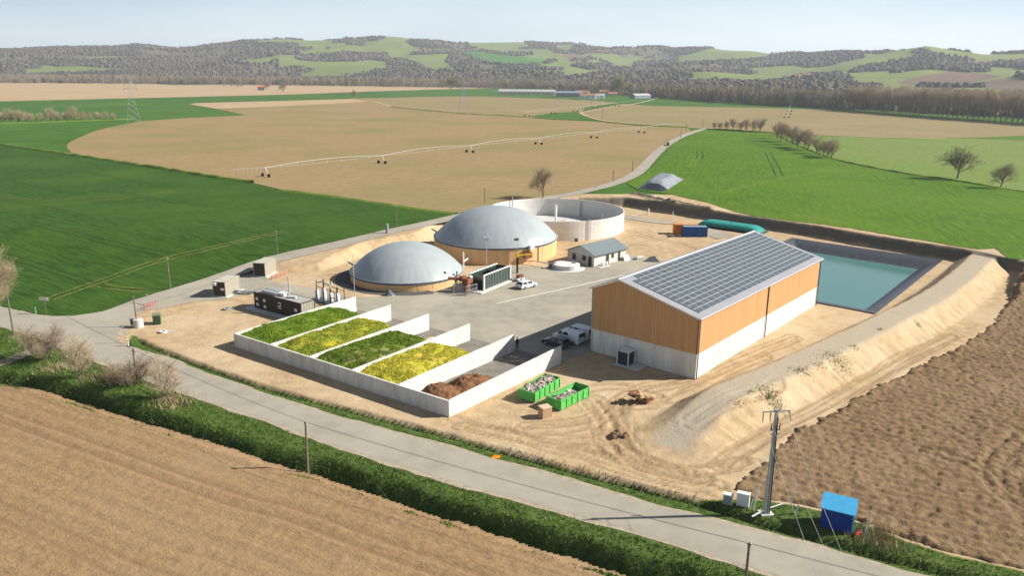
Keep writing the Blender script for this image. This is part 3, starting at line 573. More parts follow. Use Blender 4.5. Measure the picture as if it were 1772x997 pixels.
nn = wm.node_tree.nodes.new('ShaderNodeTexNoise'); nn.inputs['Scale'].default_value = 1.2; nn.inputs['Detail'].default_value = 3; bb = wm.node_tree.nodes.new('ShaderNodeBump'); bb.inputs['Distance'].default_value = .012; wm.node_tree.links.new(nn.outputs['Fac'], bb.inputs['Height']); wm.node_tree.links.new(bb.outputs[0], b.inputs['Normal'])
sheet('water', [inset(p, 4.6) for p in PB], wm, 0, z=-1.5)

# ================================================================== THE PLANT
VB = R(50.19)
def W2(o, rz, x, y): return (o[0] + x * math.cos(rz) - y * math.sin(rz), o[1] + x * math.sin(rz) + y * math.cos(rz))
def batten_wall(mb, p0, p1, zf0, zf1, step, th, nrm, gap=.014, dep=.009):   # vertical boards from p0 to p1; zf0/zf1 give lower/upper height at fraction t
    p0, p1 = np.array(p0, float), np.array(p1, float); L = np.hypot(*(p1 - p0)); n = max(1, int(round(L / step))); nrm = np.array(nrm, float)
    for i in range(n):
        a, b = i / n + gap / L / 2, (i + 1) / n - gap / L / 2; o_ = nrm * (th + (dep if i % 2 else 0) + .006 * random.random())
        A, B = p0 + (p1 - p0) * a, p0 + (p1 - p0) * b; V = []
        for q, t in ((A, a), (B, b)):
            for z in (zf0(t), zf1(t)): V += [(q[0], q[1], z), (q[0] + o_[0], q[1] + o_[1], z)]
        mb.add(V, [(0, 1, 3, 2), (4, 6, 7, 5), (1, 5, 7, 3), (2, 3, 7, 6), (0, 4, 5, 1)])
# ---- barn
BL, BW, HE, HC, RY, HR = 46.0, 17.0, 8.6, 3.55, 12.55, 11.7; HE2 = 9.75
barn = thing('storage_barn', 'long barn with orange timber cladding on concrete walls and a solar panel roof', 'barn', (24.84, 98.39, 0), VB)
for k in range(8):
    x0, x1 = k * BL / 8, (k + 1) * BL / 8; part('wall_panel', MB().b2(x0 + .015, 0, -.3, x1 - .015, .2, HC), M['concrete_wall'], barn)
for y0, y1 in ((.2, 6.4), (6.43, 12.0), (12.03, BW)):
    part('wall_panel', MB().b2(0, y0, -.3, .2, y1, HC), M['concrete_wall'], barn); part('wall_panel', MB().b2(BL - .2, y0, -.3, BL, y1, HC), M['concrete_wall'], barn)
def roofz(y): return HE + (HR - HE) * y / RY if y < RY else HE2 + (HR - HE2) * (BW - y) / (BW - RY)
mb = MB()
for a, b in ((.12, 22.9), (23.25, BL - .12)): batten_wall(mb, (a, .06), (b, .06), lambda t: HC - .05, lambda t: HE - .1, .22, .10, (0, -1))
part('side_cladding', mb, M['wood'], barn)
for xx, nn in ((.06, -1), (BL - .06, 1)):
    mb = MB(); batten_wall(mb, (xx, .12), (xx, BW - .12), lambda t: HC - .05, lambda t: roofz(.12 + t * (BW - .24)) - .12, .22, .10, (nn, 0)); part('gable_cladding', mb, M['wood'], barn)
for xx in (0.0, 23.08, BL): part('downpipe', MB().tube((xx + (.12 if xx == 0 else -.12 if xx == BL else 0), -.16, 0), (xx + (.12 if xx == 0 else -.12 if xx == BL else 0), -.16, HE - .2), .085, n=8), M['dark_band'], barn)
for k in range(7): xx = .2 + k * (BL - .4) / 6; part('post', MB().b2(xx - .2, BW - .3, -.2, xx + .2, BW + .12, HE2 - .15), M['steel_grey'], barn)
part('inner_wall', MB().b2(.25, .2, 0, BL - .25, .3, HE - .3), M['timber'], barn)
ov = .3
def slope(y0, y1, th=.14):
    z0, z1 = roofz(max(0, min(BW, y0))), roofz(max(0, min(BW, y1)))
    if y0 < 0: z0 -= (HR - HE) / RY * -y0
    if y1 > BW: z1 -= (HR - HE2) / (BW - RY) * (y1 - BW)
    return MB().add([(-ov, y0, z0), (BL + ov, y0, z0), (BL + ov, y1, z1), (-ov, y1, z1), (-ov, y0, z0 + th), (BL + ov, y0, z0 + th), (BL + ov, y1, z1 + th), (-ov, y1, z1 + th)],
                    [(0, 3, 2, 1), (4, 5, 6, 7), (0, 1, 5, 4), (1, 2, 6, 5), (2, 3, 7, 6), (3, 0, 4, 7)])
rf = part('roof', slope(-.35, RY), M['roof_steel'], barn); part('roof', slope(RY + .001, BW + .5), M['steel_grey'], barn)
part('ridge_cap', MB().box((BL / 2, RY, HR + .16), (BL + .6, .3, .05)), M['white_metal'], rf)
part('gutter', MB().tube((-ov, -.43, HE - .02), (BL + ov, -.43, HE - .02), .09), M['galv'], rf)
for xx in (-ov - .03, BL + ov + .03):
    mb = MB()
    for y0, y1 in ((-.35, RY), (RY, BW + .5)):
        z0 = roofz(max(0, y0)) - (.12 if y0 < 0 else 0); z1 = roofz(min(BW, y1)) - (.22 if y1 > BW else 0)
        mb.add([(xx - .03, y0, z0 - .06), (xx + .03, y0, z0 - .06), (xx + .03, y1, z1 - .06), (xx - .03, y1, z1 - .06), (xx - .03, y0, z0 + .16), (xx + .03, y0, z0 + .16), (xx + .03, y1, z1 + .16), (xx - .03, y1, z1 + .16)], [(0, 3, 2, 1), (4, 5, 6, 7), (0, 1, 5, 4), (1, 2, 6, 5), (2, 3, 7, 6), (3, 0, 4, 7)])
    part('verge_trim', mb, M['galv'], rf)
sl_ = math.atan2(HR - HE, RY); PWX, PWY = 1.755, .985
pm = MB().box((0, 0, .0), (PWX - .02, PWY - .02, .035), m=1)
pm.quad((-PWX / 2 + .055, -PWY / 2 + .055, .021), (PWX / 2 - .055, -PWY / 2 + .055, .021), (PWX / 2 - .055, PWY / 2 - .055, .021), (-PWX / 2 + .055, PWY / 2 - .055, .021))
pmesh = pm.mesh('solar_panel', [M['panel_glass'], M['panel_frame']]); nn_ = RY / math.cos(sl_)
for r in range(12):
    for c in range(25):
        if r == 11 and c == 0: continue
        s = .62 + (r + .5) * PWY; o = link('solar_panel', pmesh, barn); yy = s * math.cos(sl_) - .1 * math.sin(sl_) * 0; zz = HE + s * math.sin(sl_) + .14 + .10
        o.location = (1.25 + (c + .5) * PWX, yy, zz); o.rotation_euler = (sl_, 0, 0)
ul = W2((24.84, 98.39), VB, 0, 0)
p = W2(ul, VB, -1.35, 10.1); ac = thing('ventilation_unit', 'white framed box with black louvred sides against the barn gable', 'ventilation unit', (p[0], p[1], 0), VB)
part('slab', MB().box((-.1, -.8, .06), (2.4, 4.0, .14)), M['concrete'], ac)
part('body', MB().box((0, 0, 1.1), (1.62, 1.72, 1.86)), M['black'], ac)
mb = MB()
for sx in (-1, 1):
    for sy in (-1, 1): mb.box((sx * .85, sy * .9, 1.1), (.12, .12, 1.95))
part('frame', mb, M['white_metal'], ac); part('lid', MB().box((0, 0, 2.12), (1.9, 2.0, .1)), M['white_metal'], ac)
for sx, sy in ((-1, 0), (0, -1)):
    mb = MB()
    for k in range(9): mb.box((sx * .83, sy * .88, .35 + k * .19), (.05 if sx else 1.5, .05 if sy else 1.6, .05))
    part('louvre', mb, M['dark_band'], ac)

# ---- digesters with membrane domes
def digester(name, label, cx, cy, rad, hw, hd):
    t = thing(name, label, 'digester', (cx, cy, 0)); n = 96
    part('wall', MB().lathe([(rad, -.5), (rad, hw - .28)], n), M['tank_wood'], t, True)
    part('rim', MB().lathe([(rad, hw - .3), (rad + .14, hw - .28), (rad + .14, hw), (rad - .02, hw + .06)], n), M['dark_band'], t)
    rs_ = (rad * rad + hd * hd) / (2 * hd); prof = [((rad - .03) * u1, hw + .02 + math.sqrt(rs_ * rs_ - (rad * u1) ** 2) - (rs_ - hd)) for u1 in np.r_[np.linspace(1, .8, 9), np.linspace(.76, .001, 18)]]
    n2 = 192; DV = []
    for r_, z_ in prof:
        f_ = r_ / rad
        for k in range(n2):
            th = 2 * math.pi * k / n2; g_ = abs(math.sin(th * 12)); w_ = .045 * (1 - g_) ** 2 * f_ * f_ * (1 - f_ ** 8) + .05 * math.sin(th * 37 + 3 * math.sin(th * 5)) * max(0, f_ - .8) * (1 - f_ ** 8) * 5
            DV.append((r_ * math.cos(th), r_ * math.sin(th), z_ - w_))
    DF = [(i * n2 + k, i * n2 + (k + 1) % n2, (i + 1) * n2 + (k + 1) % n2, (i + 1) * n2 + k) for i in range(len(prof) - 1) for k in range(n2)]
    d = part('dome', MB().add(DV, DF), M['dome'], t, True)
    mb = MB()
    mb.lathe([(rad + .10, hw + .06), (rad + .2, hw + .12), (rad + .10, hw + .18), (rad - .03, hw + .12)], n); part('clamp_tube', mb, M['galv'], t, True)
    for k in range(24):
        a = 2 * math.pi * k / 24 + .05; part('wall_strap', MB().box(((rad + .012) * math.cos(a), (rad + .012) * math.sin(a), hw / 2 - .2), (.03, .07, hw - .35), rz=a), M['tank_wood'], t)
    for a in (2.35, 2.95): part('overflow_pipe', MB().tube(((rad - .1) * math.cos(a), (rad - .1) * math.sin(a), hw + .1), ((rad + 1.3) * math.cos(a), (rad + 1.3) * math.sin(a), hw + .9), .16, n=10), M['dark_band'], t)
    return t
d1 = digester('digester_tank', 'smaller digester with low orange wall under a grey membrane dome', -20.95, 150.8, 11.14, 1.64, 5.5)
a = -.62; part('inspection_window', MB().box((10.5 * math.cos(a), 10.5 * math.sin(a), 2.9), (.5, .9, .12), rz=a, ry=.9), M['galv'], d1)
a = -.45; part('ladder', MB().box((11.4 * math.cos(a), 11.4 * math.sin(a), 1.3), (.1, .5, 2.6), rz=a), M['dark_band'], d1)
d2_ = digester('digester_tank', 'larger digester with taller orange wall under a big grey membrane dome', -3.84, 175.3, 13.99, 3.61, 6.8)
a = -1.05; part('equipment_box', MB().box((14.4 * math.cos(a), 14.4 * math.sin(a), 2.0), (.9, 1.7, 1.2), rz=a), M['brown_red'], d2_); part('vent_hood', MB().box((14.5 * math.cos(a + .06), 14.5 * math.sin(a + .06), 3.6), (.9, 1.1, .9), rz=a), M['white_metal'], d2_)
for a in (-1.35, -1.2, -.83): part('conduit', MB().tube((14.08 * math.cos(a), 14.08 * math.sin(a), 0), (14.08 * math.cos(a), 14.08 * math.sin(a), 3.3), .07), M['brown_red'], d2_)
# dark gravel apron in front of the smaller tank
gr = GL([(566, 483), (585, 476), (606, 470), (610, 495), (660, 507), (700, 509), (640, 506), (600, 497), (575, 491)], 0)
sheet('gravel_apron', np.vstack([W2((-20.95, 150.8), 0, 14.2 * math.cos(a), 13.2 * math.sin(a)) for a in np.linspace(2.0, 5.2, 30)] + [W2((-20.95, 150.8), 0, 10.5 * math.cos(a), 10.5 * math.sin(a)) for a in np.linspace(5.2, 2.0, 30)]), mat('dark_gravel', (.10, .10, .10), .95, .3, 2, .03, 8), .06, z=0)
# ---- open storage tank
t3 = thing('open_storage_tank', 'wide open round tank with pale concrete ring walls behind the domes', 'storage tank', (11.45, 204.5, 0)); TR, TH = 17.98, 4.85
for k in range(5):
    z0, z1 = k * TH / 5 + .012, (k + 1) * TH / 5 - .012
    part('wall_ring', MB().lathe([(TR - .22, z0), (TR, z0), (TR, z1), (TR - .22, z1), (TR - .22, z0)], 96), M['tank_concrete'], t3, False)
part('wall_core', MB().lathe([(TR - .18, -.5), (TR - .05, -.5), (TR - .05, TH - .05), (TR - .18, TH - .05), (TR - .18, -.5)], 96), M['concrete'], t3)
part('floor', MB().lathe([(TR - .3, .03), (.01, .03)], 96, close=True), M['concrete'], t3)
for px_a, rr_, hh in ((-1.9, 12.5, 4.7),): part('centre_column', MB().tube((0, 0, 0), (0, 0, 5.9), .32, n=16), M['white_metal'], t3)
for a in (-.9, 1.1, 2.3): part('mixer_post', MB().tube(((TR - .7) * math.cos(a), (TR - .7) * math.sin(a), 0), ((TR - .7) * math.cos(a), (TR - .7) * math.sin(a), 6.0), .14), M['steel_grey'], t3)
a = -1.15; mb = MB()
for s in (-.22, .22): mb.tube((18.2 * math.cos(a) - s * math.sin(a), 18.2 * math.sin(a) + s * math.cos(a), 0), (18.2 * math.cos(a) - s * math.sin(a), 18.2 * math.sin(a) + s * math.cos(a), 5.6), .045, n=6)
for k in range(16): mb.tube((18.2 * math.cos(a) + .22 * math.sin(a), 18.2 * math.sin(a) - .22 * math.cos(a), .3 + k * .32), (18.2 * math.cos(a) - .22 * math.sin(a), 18.2 * math.sin(a) + .22 * math.cos(a), .3 + k * .32), .03, n=6)
part('ladder', mb, M['steel_grey'], t3); part('valve', MB().box((18.7 * math.cos(a - .2), 18.7 * math.sin(a - .2), .4), (.8, .5, .8)), M['dark_band'], t3)

# ---- bunker silo with its heaps
SA = np.array([-41.2, 109.65]); e_ = np.array([33.9, -23.95]); LS = np.hypot(*e_); e_ /= LS; SROT = math.atan2(e_[1], e_[0]); SKEW = math.tan(R(3.2)); NB = 5; BWD = LS / NB
silo = thing('bunker_silo', 'row of five open silage bays divided by pale concrete walls', 'silo', (SA[0], SA[1], 0), SROT)
def hw_(v): return 2.15 + .5 * v / 23
for k in range(8):
    x0, x1 = k * LS / 8, (k + 1) * LS / 8; part('front_panel', MB().b2(x0 + .02, -.12, -.2, x1 - .02, .12, 2.1), M['concrete_wall'], silo)
def sk(x, v): return x + v * SKEW
for k in range(NB + 1):
    xx = k * BWD + (.12 if k == 0 else -.12 if k == NB else 0)
    for i in range(4):
        v0, v1 = .13 + i * 5.75, .13 + (i + 1) * 5.75 - .03; V = []
        for v in (v0, v1):
            for dx in (-.12, .12):
                for z in (-.2, hw_(v)): V.append((sk(xx, v) + dx, v, z))
        part('bay_wall_panel', MB().add(V, [(0, 2, 3, 1), (4, 5, 7, 6), (0, 1, 5, 4), (2, 6, 7, 3), (1, 3, 7, 5), (0, 4, 6, 2)]), M['concrete_wall'], silo)
mb = MB().add([(sk(0, .1), .1, .02), (sk(LS, .1), .1, .02), (sk(LS, 24), 24, .02), (sk(0, 24), 24, .02)], [(0, 1, 2, 3)])
part('floor', mb, mat('silo_floor', (.20, .185, .16), .9, .2, .5, .01, 8), silo)
def blades(Pts, n_, hmin, hmax, wid, seed, spread=.6):
    r = np.random.default_rng(seed); N_ = len(Pts); a = r.uniform(0, 2 * np.pi, N_); h = r.uniform(hmin, hmax, N_); t = r.uniform(0, spread, N_); b = r.uniform(0, 2 * np.pi, N_); w_ = wid * r.uniform(.6, 1.4, N_)
    d = np.stack([np.cos(a) * w_, np.sin(a) * w_, 0 * a], 1); tip = np.stack([np.cos(b) * t * h, np.sin(b) * t * h, h], 1)
    V = np.stack([Pts - d, Pts + d, Pts + tip], 1).reshape(-1, 3); return V, np.arange(len(V)).reshape(-1, 3)
def heap(k, v1, label, cat, m, top, crown, bl, seed, v0=.2, pat=None, rough=.5):
    r = np.random.default_rng(seed); u_ = np.linspace(k * BWD + .16, (k + 1) * BWD - .16, 34); v_ = np.linspace(v0, v1, 84); U, Vv = np.meshgrid(u_, v_)
    fu = np.clip((U - u_[0]) / (u_[-1] - u_[0]), 0, 1); fv = (Vv - v0) / (v1 - v0)
    z = (top + crown * np.sin(np.pi * fu) ** .7) * (1 - sstep(.80, 1.0, fv + .06 * (fbm(U * .6, Vv * .6, seed) - .5))) * (.72 + .28 * sstep(0, .2, fv)) + rough * (fbm(U * .8, Vv * .8, seed + 1) - .5) * (1 - sstep(.8, .95, fv))
    z = np.maximum(z, .03 - .05 * sstep(.94, 1, fv)); P3 = np.stack([U + Vv * SKEW, Vv, z], -1).reshape(-1, 3); i = np.arange(len(P3)).reshape(U.shape); Fq = np.stack([i[:-1, :-1], i[:-1, 1:], i[1:, 1:], i[1:, :-1]], -1).reshape(-1, 4)
    t = thing(cat.replace(' ', '_'), label, cat, (SA[0], SA[1], 0), SROT)
    link('mound', big_mesh('mound', P3, Fq, m, True), t)
    if bl:
        n_ = 24000; a_, b_ = r.uniform(0, .999, n_), r.uniform(0, .9, n_) ; ii = (b_ * (len(v_) - 1)).astype(int); jj = (a_ * (len(u_) - 1)).astype(int)
        base = P3.reshape(U.shape + (3,))[ii, jj] + np.column_stack([r.uniform(-.12, .12, n_), r.uniform(-.12, .12, n_), 0 * a_]); cl_ = fbm(base[:, 0] * .9, base[:, 1] * .9, seed + 5)
        base = base[(cl_ > .34 + .12 * r.random(n_)) & (b_ < .86)]; V, F = blades(base, 0, .05, .17, .06, seed); o = link('sprouted_growth', big_mesh('sprouted_growth', V, F, bl), t); o['kind'] = 'stuff'
    return t
def growth(name, c1, c2, c3, amt, sc=.35):
    m = mat(name, c1, .85, 0, 1.1, .10, 3.0, col2=c2, detail=7, big=(sc, c3, amt)); return m
def gblade(name, c1, c2): return rand_tint(mat(name, c1, .8, 0, .35, 0, col2=c2), .35)
heap(0, 21.0, 'silage heap overgrown with dark green shoots in the bay beside the dark container', 'silage heap', growth('grow_a', (.095, .165, .014), (.14, .22, .02), (.22, .25, .03), .6), 2.1, .4, gblade('bl_a', (.15, .25, .025), (.23, .33, .03)), 101)
heap(1, 19.5, 'silage heap with mixed yellow and green growth next to the dark green one', 'silage heap', growth('grow_b', (.19, .25, .03), (.26, .30, .035), (.44, .36, .03), .9), 2.1, .38, gblade('bl_b', (.28, .35, .045), (.47, .45, .06)), 111)
heap(2, 17.5, 'silage heap with dark green growth and a bald straw-coloured patch', 'silage heap', growth('grow_c', (.09, .155, .015), (.13, .20, .02), (.34, .28, .13), .9, .22), 2.05, .4, gblade('bl_c', (.12, .21, .022), (.20, .28, .03)), 121)
heap(3, 17.0, 'bright yellow green silage heap beside the brown manure bay', 'silage heap', growth('grow_d', (.36, .36, .03), (.48, .43, .045), (.52, .37, .10), .8, .25), 2.0, .5, gblade('bl_d', (.47, .47, .055), (.64, .57, .09)), 131)
# manure
mh = thing('manure_heap', 'two-lobed heap of reddish brown manure in the last silo bay', 'manure heap', (SA[0], SA[1], 0), SROT)
u_ = np.linspace(4 * BWD + .15, 5 * BWD - .15, 90); v_ = np.linspace(.2, 13.5, 130); U, Vv = np.meshgrid(u_, v_)
z = np.maximum(1.75 * np.exp(-(((U - 4.42 * BWD) / 2.3) ** 2 + ((Vv - 3.4) / 2.6) ** 2) ** 1.4), 1.5 * np.exp(-(((U - 4.5 * BWD) / 2.2) ** 2 + ((Vv - 8.4) / 3.2) ** 2) ** 1.4))
z = z * (.8 + .5 * fbm(U * .9, Vv * .9, 140)) + .45 * (fbm(U * 2.3, Vv * 2.3, 141, 3) - .5) * (z > .12) + .012; z = np.where(z < .1, -.05, z)
P3 = np.stack([U + Vv * SKEW, Vv, z], -1).reshape(-1, 3); i = np.arange(len(P3)).reshape(U.shape); link('mound', big_mesh('mound', P3, np.stack([i[:-1, :-1], i[:-1, 1:], i[1:, 1:], i[1:, :-1]], -1).reshape(-1, 4), M['manure'], True), mh)

# ---- containers
def corrug(mb, p0, p1, z0, z1, nrm, n, dep=.04, m=0):
    p0, p1, nrm = np.array(p0), np.array(p1), np.array(nrm); V = []; F = []; k = 4 * n
    for i in range(k + 1):
        q = p0 + (p1 - p0) * i / k + nrm * (dep if i % 4 in (1, 2) else 0); V += [(q[0], q[1], z0), (q[0], q[1], z1)]
    for i in range(k): F.append((2 * i, 2 * i + 2, 2 * i + 3, 2 * i + 1))
    mb.add(V, F, m)
def container(name, label, o, rz, L, Wd, Hh, mside, mtop, mend=None, doors=True, group=None, cat='container', z0=.1):
    t = thing(name, label, cat, (o[0], o[1], 0), rz, group)
    mb = MB(); n = int(L / .45)
    corrug(mb, (.05, .05), (L - .05, .05), z0 + .12, Hh - .1, (0, -1), n); corrug(mb, (.05, Wd - .05), (L - .05, Wd - .05), z0 + .12, Hh - .1, (0, 1), n)
    part('side_wall', mb, mside, t)
    mb = MB(); corrug(mb, (.05, .05), (.05, Wd - .05), z0 + .12, Hh - .1, (-1, 0), 5); part('end_wall', mb, mend or mside, t)
    mb = MB(); corrug(mb, (L - .05, .05), (L - .05, Wd - .05), z0 + .12, Hh - .1, (1, 0), 5); part('end_wall', mb, mend or mside, t)
    part('roof', MB().b2(.02, .02, Hh - .1, L - .02, Wd - .02, Hh - .02), mtop, t)
    mb = MB()
    for xx in (.07, L - .07):
        for yy in (.07, Wd - .07): mb.box((xx, yy, (z0 + Hh) / 2), (.14, .14, Hh - z0))
    for yy in (.06, Wd - .06): mb.box((L / 2, yy, z0 + .08), (L, .12, .16)); mb.box((L / 2, yy, Hh - .06), (L, .12, .12))
    for xx in (.06, L - .06): mb.box((xx, Wd / 2, z0 + .08), (.12, Wd, .16)); mb.box((xx, Wd / 2, Hh - .06), (.12, Wd, .12))
    part('frame', mb, mside, t); return t
A, B_, C_ = G(438.6, 504.6, 2.95), G(519.9, 525.5, 2.95), G(539, 521.5, 2.95); ch_l = np.hypot(*(B_ - A)); ch_r = math.atan2(*(B_ - A)[::-1]); ch_w = 3.0
chp = container('power_container', 'long dark brown plant container with white markings beside the silo', A, ch_r, ch_l, ch_w, 2.95, M['olive_box'], mat('chp_roof', (.36, .35, .32), .7, .1, 1), M['beige_box'], cat='plant container')
part('base_slab', MB().b2(-1.2, -1.3, -.1, ch_l + .3, ch_w + .6, .1), M['concrete'], chp)
for fx, z in ((.075, 1.85), (.235, 1.85), (.08, .85), (.24, .75), (.90, 1.6), (.905, .55)):
    part('vent_plate', MB().box((fx * ch_l, -.07, z), (.62, .05, .52)), M['white_metal'], chp)
lx = .545 * ch_l; mb = MB()
for x0, z0, x1, z1 in ((-.05, 2.05, .55, 2.22), (.38, 1.62, .55, 2.05), (-.18, 1.45, .55, 1.62), (-.18, 1.05, 0, 1.45), (.18, 1.08, .55, 1.25), (-.22, 1.9, -.1, 2.05)): mb.b2(lx + x0, -.085, z0, lx + x1, -.055, z1)
part('logo', mb, M['white_metal'], chp, label='white blocky figure two mark on the container side')
part('exhaust_stack', MB().tube((7.1, 1.9, 2.9), (7.1, 1.9, 6.3), .14, n=12), M['galv'], chp); part('stack_base', MB().box((6.9, 1.9, 3.02), (1.2, .9, .2)), M['steel_grey'], chp)
part('cooler', MB().b2(1.6, .5, 3.0, 5.4, 2.4, 3.45), M['galv'], chp); mb = MB()
for k in range(4): mb.lathe([(.36, 3.46), (.36, 3.52), (.05, 3.5)], 16, c=(2.1 + k * .93, 1.45))
part('cooler_fan', mb, M['steel_grey'], chp); part('duct', MB().box((6.1, 1.5, 3.2), (1.5, 1.1, .45)).tube((7.6, .9, 3.15), (9.2, 1.6, 3.15), .2, n=10), M['white_metal'], chp)
mb = MB()
for x0, x1 in ((1.4, 5.6),):
    for yy in (.3, 2.6): mb.tube((x0, yy, 3.0), (x0, yy, 4.0), .03, n=6).tube((x1, yy, 3.0), (x1, yy, 4.0), .03, n=6).tube((x0, yy, 4.0), (x1, yy, 4.0), .03, n=6).tube((x0, yy, 3.5), (x1, yy, 3.5), .02, n=6)
part('guard_rail', mb, M['galv'], chp)
# gas treatment skid behind it
p = G(566, 524, 0); gs = thing('gas_treatment_unit', 'white gas cleaning vessels in a black steel frame behind the dark container', 'gas unit', (p[0], p[1], 0), ch_r)
mb = MB()
for xx, hh in ((-2.0, 4.0), (-.2, 4.4), (1.5, 3.2), (3.2, 3.4)):
    mb.tube((xx, -.5, 0), (xx, -.5, hh), .07, n=6).tube((xx, 1.2, 0), (xx, 1.2, hh - .3), .07, n=6)
mb.tube((-2, -.5, 2.9), (3.2, -.5, 2.4), .05, n=6).tube((-2, 1.2, 2.9), (3.2, 1.2, 2.4), .05, n=6); part('frame', mb, M['black'], gs)
for xx, r_, hh in ((-2.9, .36, 1.9), (-1.1, .42, 2.5), (.7, .38, 1.9), (2.4, .42, 2.1)): part('vessel', MB().lathe([(r_ * .4, 0), (r_, .15), (r_, hh - .3), (r_ * .5, hh)], 18, c=(xx, .35), close=True), M['white_metal'], gs, True)
part('pipework', MB().path([(-2.9, .35, 2.5), (-2.9, .35, 3.2), (-1.1, .35, 3.6), (.7, .35, 3.2), (.7, .35, 2.6)], .12, 8).path([(.7, -.2, 1.2), (2.4, -.2, 1.2), (2.4, -.2, 2.2)], .1, 8), M['galv'], gs); part('skid', MB().box((0, .3, .1), (7.5, 2.2, .2)), M['dark_band'], gs)
def small_box(name, label, near, right, left, Hh, group=None):
    N_, Rr, L_ = np.array(near), np.array(right), np.array(left); rz = math.atan2(*(Rr - N_)[::-1]); ln = 5.2; wd = 2.5
    t = container(name, label, N_, rz, ln, wd, Hh, M['beige_box'], mat('box_roof', (.44, .42, .36), .8, .06, 1), M['olive_box'], cat='container', z0=.12); part('base_slab', MB().b2(-.4, -.5, -.1, ln + .4, wd + .4, .12), M['concrete'], t)
    return t
c1 = small_box('equipment_container', 'beige equipment container with a white plate on its brown end, beside the gravel', G(391, 514, .1), G(408.5, 505, .1), G(368, 512, .1), 2.85)
part('vent_plate', MB().box((-.02, .55, 1.5), (.06, .7, .4)), M['white_metal'], c1); part('air_conditioner', MB().box((-.15, 2.0, 2.45), (.35, .75, .5)), M['white_metal'], c1)
c2 = small_box('equipment_container', 'beige equipment container with plain brown end by the earth bank', G(459.5, 479.5, .1), G(475, 471, .1), G(440.5, 479, .1), 2.9)
container('shipping_container', 'blue shipping container in front of the orange one', (43.0, 192.9), R(-2), 6.06, 2.44, 2.6, M['blue_box'], mat('blue_roof', (.25, .30, .36), .6, .1, 1))
container('shipping_container', 'orange shipping container behind the blue one', (41.3, 195.9), R(-2), 6.06, 2.44, 2.6, M['orange_box'], mat('orange_roof', (.55, .28, .12), .6, .1, 1))
# teal bladder tank
a_, b_ = G(1213, 386, .4), G(1319, 401, .4); L = np.hypot(*(b_ - a_)) ; rz = math.atan2(*(b_ - a_)[::-1]); V = []; F = []; nl, nc = 40, 24
for i in range(nl + 1):
    x_ = L * i / nl; e = min(x_, L - x_); k_ = min(1, (e / 3.2)) ; k_ = math.sqrt(max(0.02, 1 - (1 - k_) ** 2))
    for j in range(nc):
        a = 2 * math.pi * j / nc; cz = math.sin(a); V.append((x_, 2.7 * (.75 + .25 * k_) * math.copysign(abs(math.cos(a)) ** .8, math.cos(a)), max(.02, (.85 + .85 * cz) * k_ if cz > -.6 else .02)))
for i in range(nl):
    for j in range(nc): F.append((i * nc + j, i * nc + (j + 1) % nc, (i + 1) * nc + (j + 1) % nc, (i + 1) * nc + j))
F += [tuple(range(nc)), tuple(range(nl * nc, (nl + 1) * nc))]
bt = thing('water_bladder', 'long teal pillow tank lying at the foot of the cut bank', 'water tank', (a_[0], a_[1], .05), rz); part('bag', MB().add(V, F), M['teal'], bt, True); part('ground_sheet', MB().b2(-.5, -3.3, .0, L + .5, 3.3, .03), M['tarp_black'], bt)
part('valve', MB().tube((L * .5, 0, 1.7), (L * .5, 0, 1.95), .15), M['dark_band'], bt)
# ---- office / pump house
N_, Lp, Rp = G(1027.7, 462.5, 0), G(983.5, 450.8, 0), G(1083, 448.4, 0); orz = math.atan2(*(Rp - N_)[::-1]); oL = np.hypot(*(Rp - N_)); oW = np.hypot(*(Lp - N_)) * .97
of = thing('service_building', 'small grey rendered building with dark pitched roof and black doors', 'building', (N_[0], N_[1], 0), orz); oe, orr = 2.55, 4.1
part('wall', MB().b2(0, 0, -.2, oL, .2, oe), M['render_wall'], of); part('wall', MB().b2(0, oW - .2, -.2, oL, oW, oe), M['render_wall'], of)
for xx in (0, oL - .2): part('gable_wall', MB().prism([(.201, -.2), (oW - .201, -.2), (oW - .201, oe), (oW / 2, orr - .08), (.201, oe)], 'x', xx + .002, xx + .198), M['render_wall'], of)
sl2 = (orr - oe) / (oW / 2)
orf = None
for s in (0, 1):
    y0, y1 = (-.35, oW / 2) if s == 0 else (oW / 2 + .001, oW + .35); z0 = oe - .35 * sl2 if s == 0 else orr; z1 = orr if s == 0 else oe - .35 * sl2
    o = part('roof', MB().add([(-.35, y0, z0), (oL + .35, y0, z0), (oL + .35, y1, z1), (-.35, y1, z1), (-.35, y0, z0 + .13), (oL + .35, y0, z0 + .13), (oL + .35, y1, z1 + .13), (-.35, y1, z1 + .13)], [(0, 3, 2, 1), (4, 5, 6, 7), (0, 1, 5, 4), (1, 2, 6, 5), (2, 3, 7, 6), (3, 0, 4, 7)]), M['grey_roof'], of); orf = orf or o
part('gutter', MB().tube((-.35, -.4, oe - .12), (oL + .35, -.4, oe - .12), .07), M['dark_band'], orf)
for kind, x0, x1, z0, z1 in (('door', .36, .445, .02, 2.1), ('window', .53, .60, 1.05, 2.0), ('door', .74, .80, .02, 2.2)):
    d = part(kind, MB().b2(oL * x0, -.03, z0, oL * x1, .05, z1), M['dark_open'], of); part('frame', MB().b2(oL * x0 - .06, -.05, z1, oL * x1 + .06, .05, z1 + .06).b2(oL * x0 - .06, -.05, z0, oL * x0, .05, z1).b2(oL * x1, -.05, z0, oL * x1 + .06, .05, z1), M['steel_grey'], d)
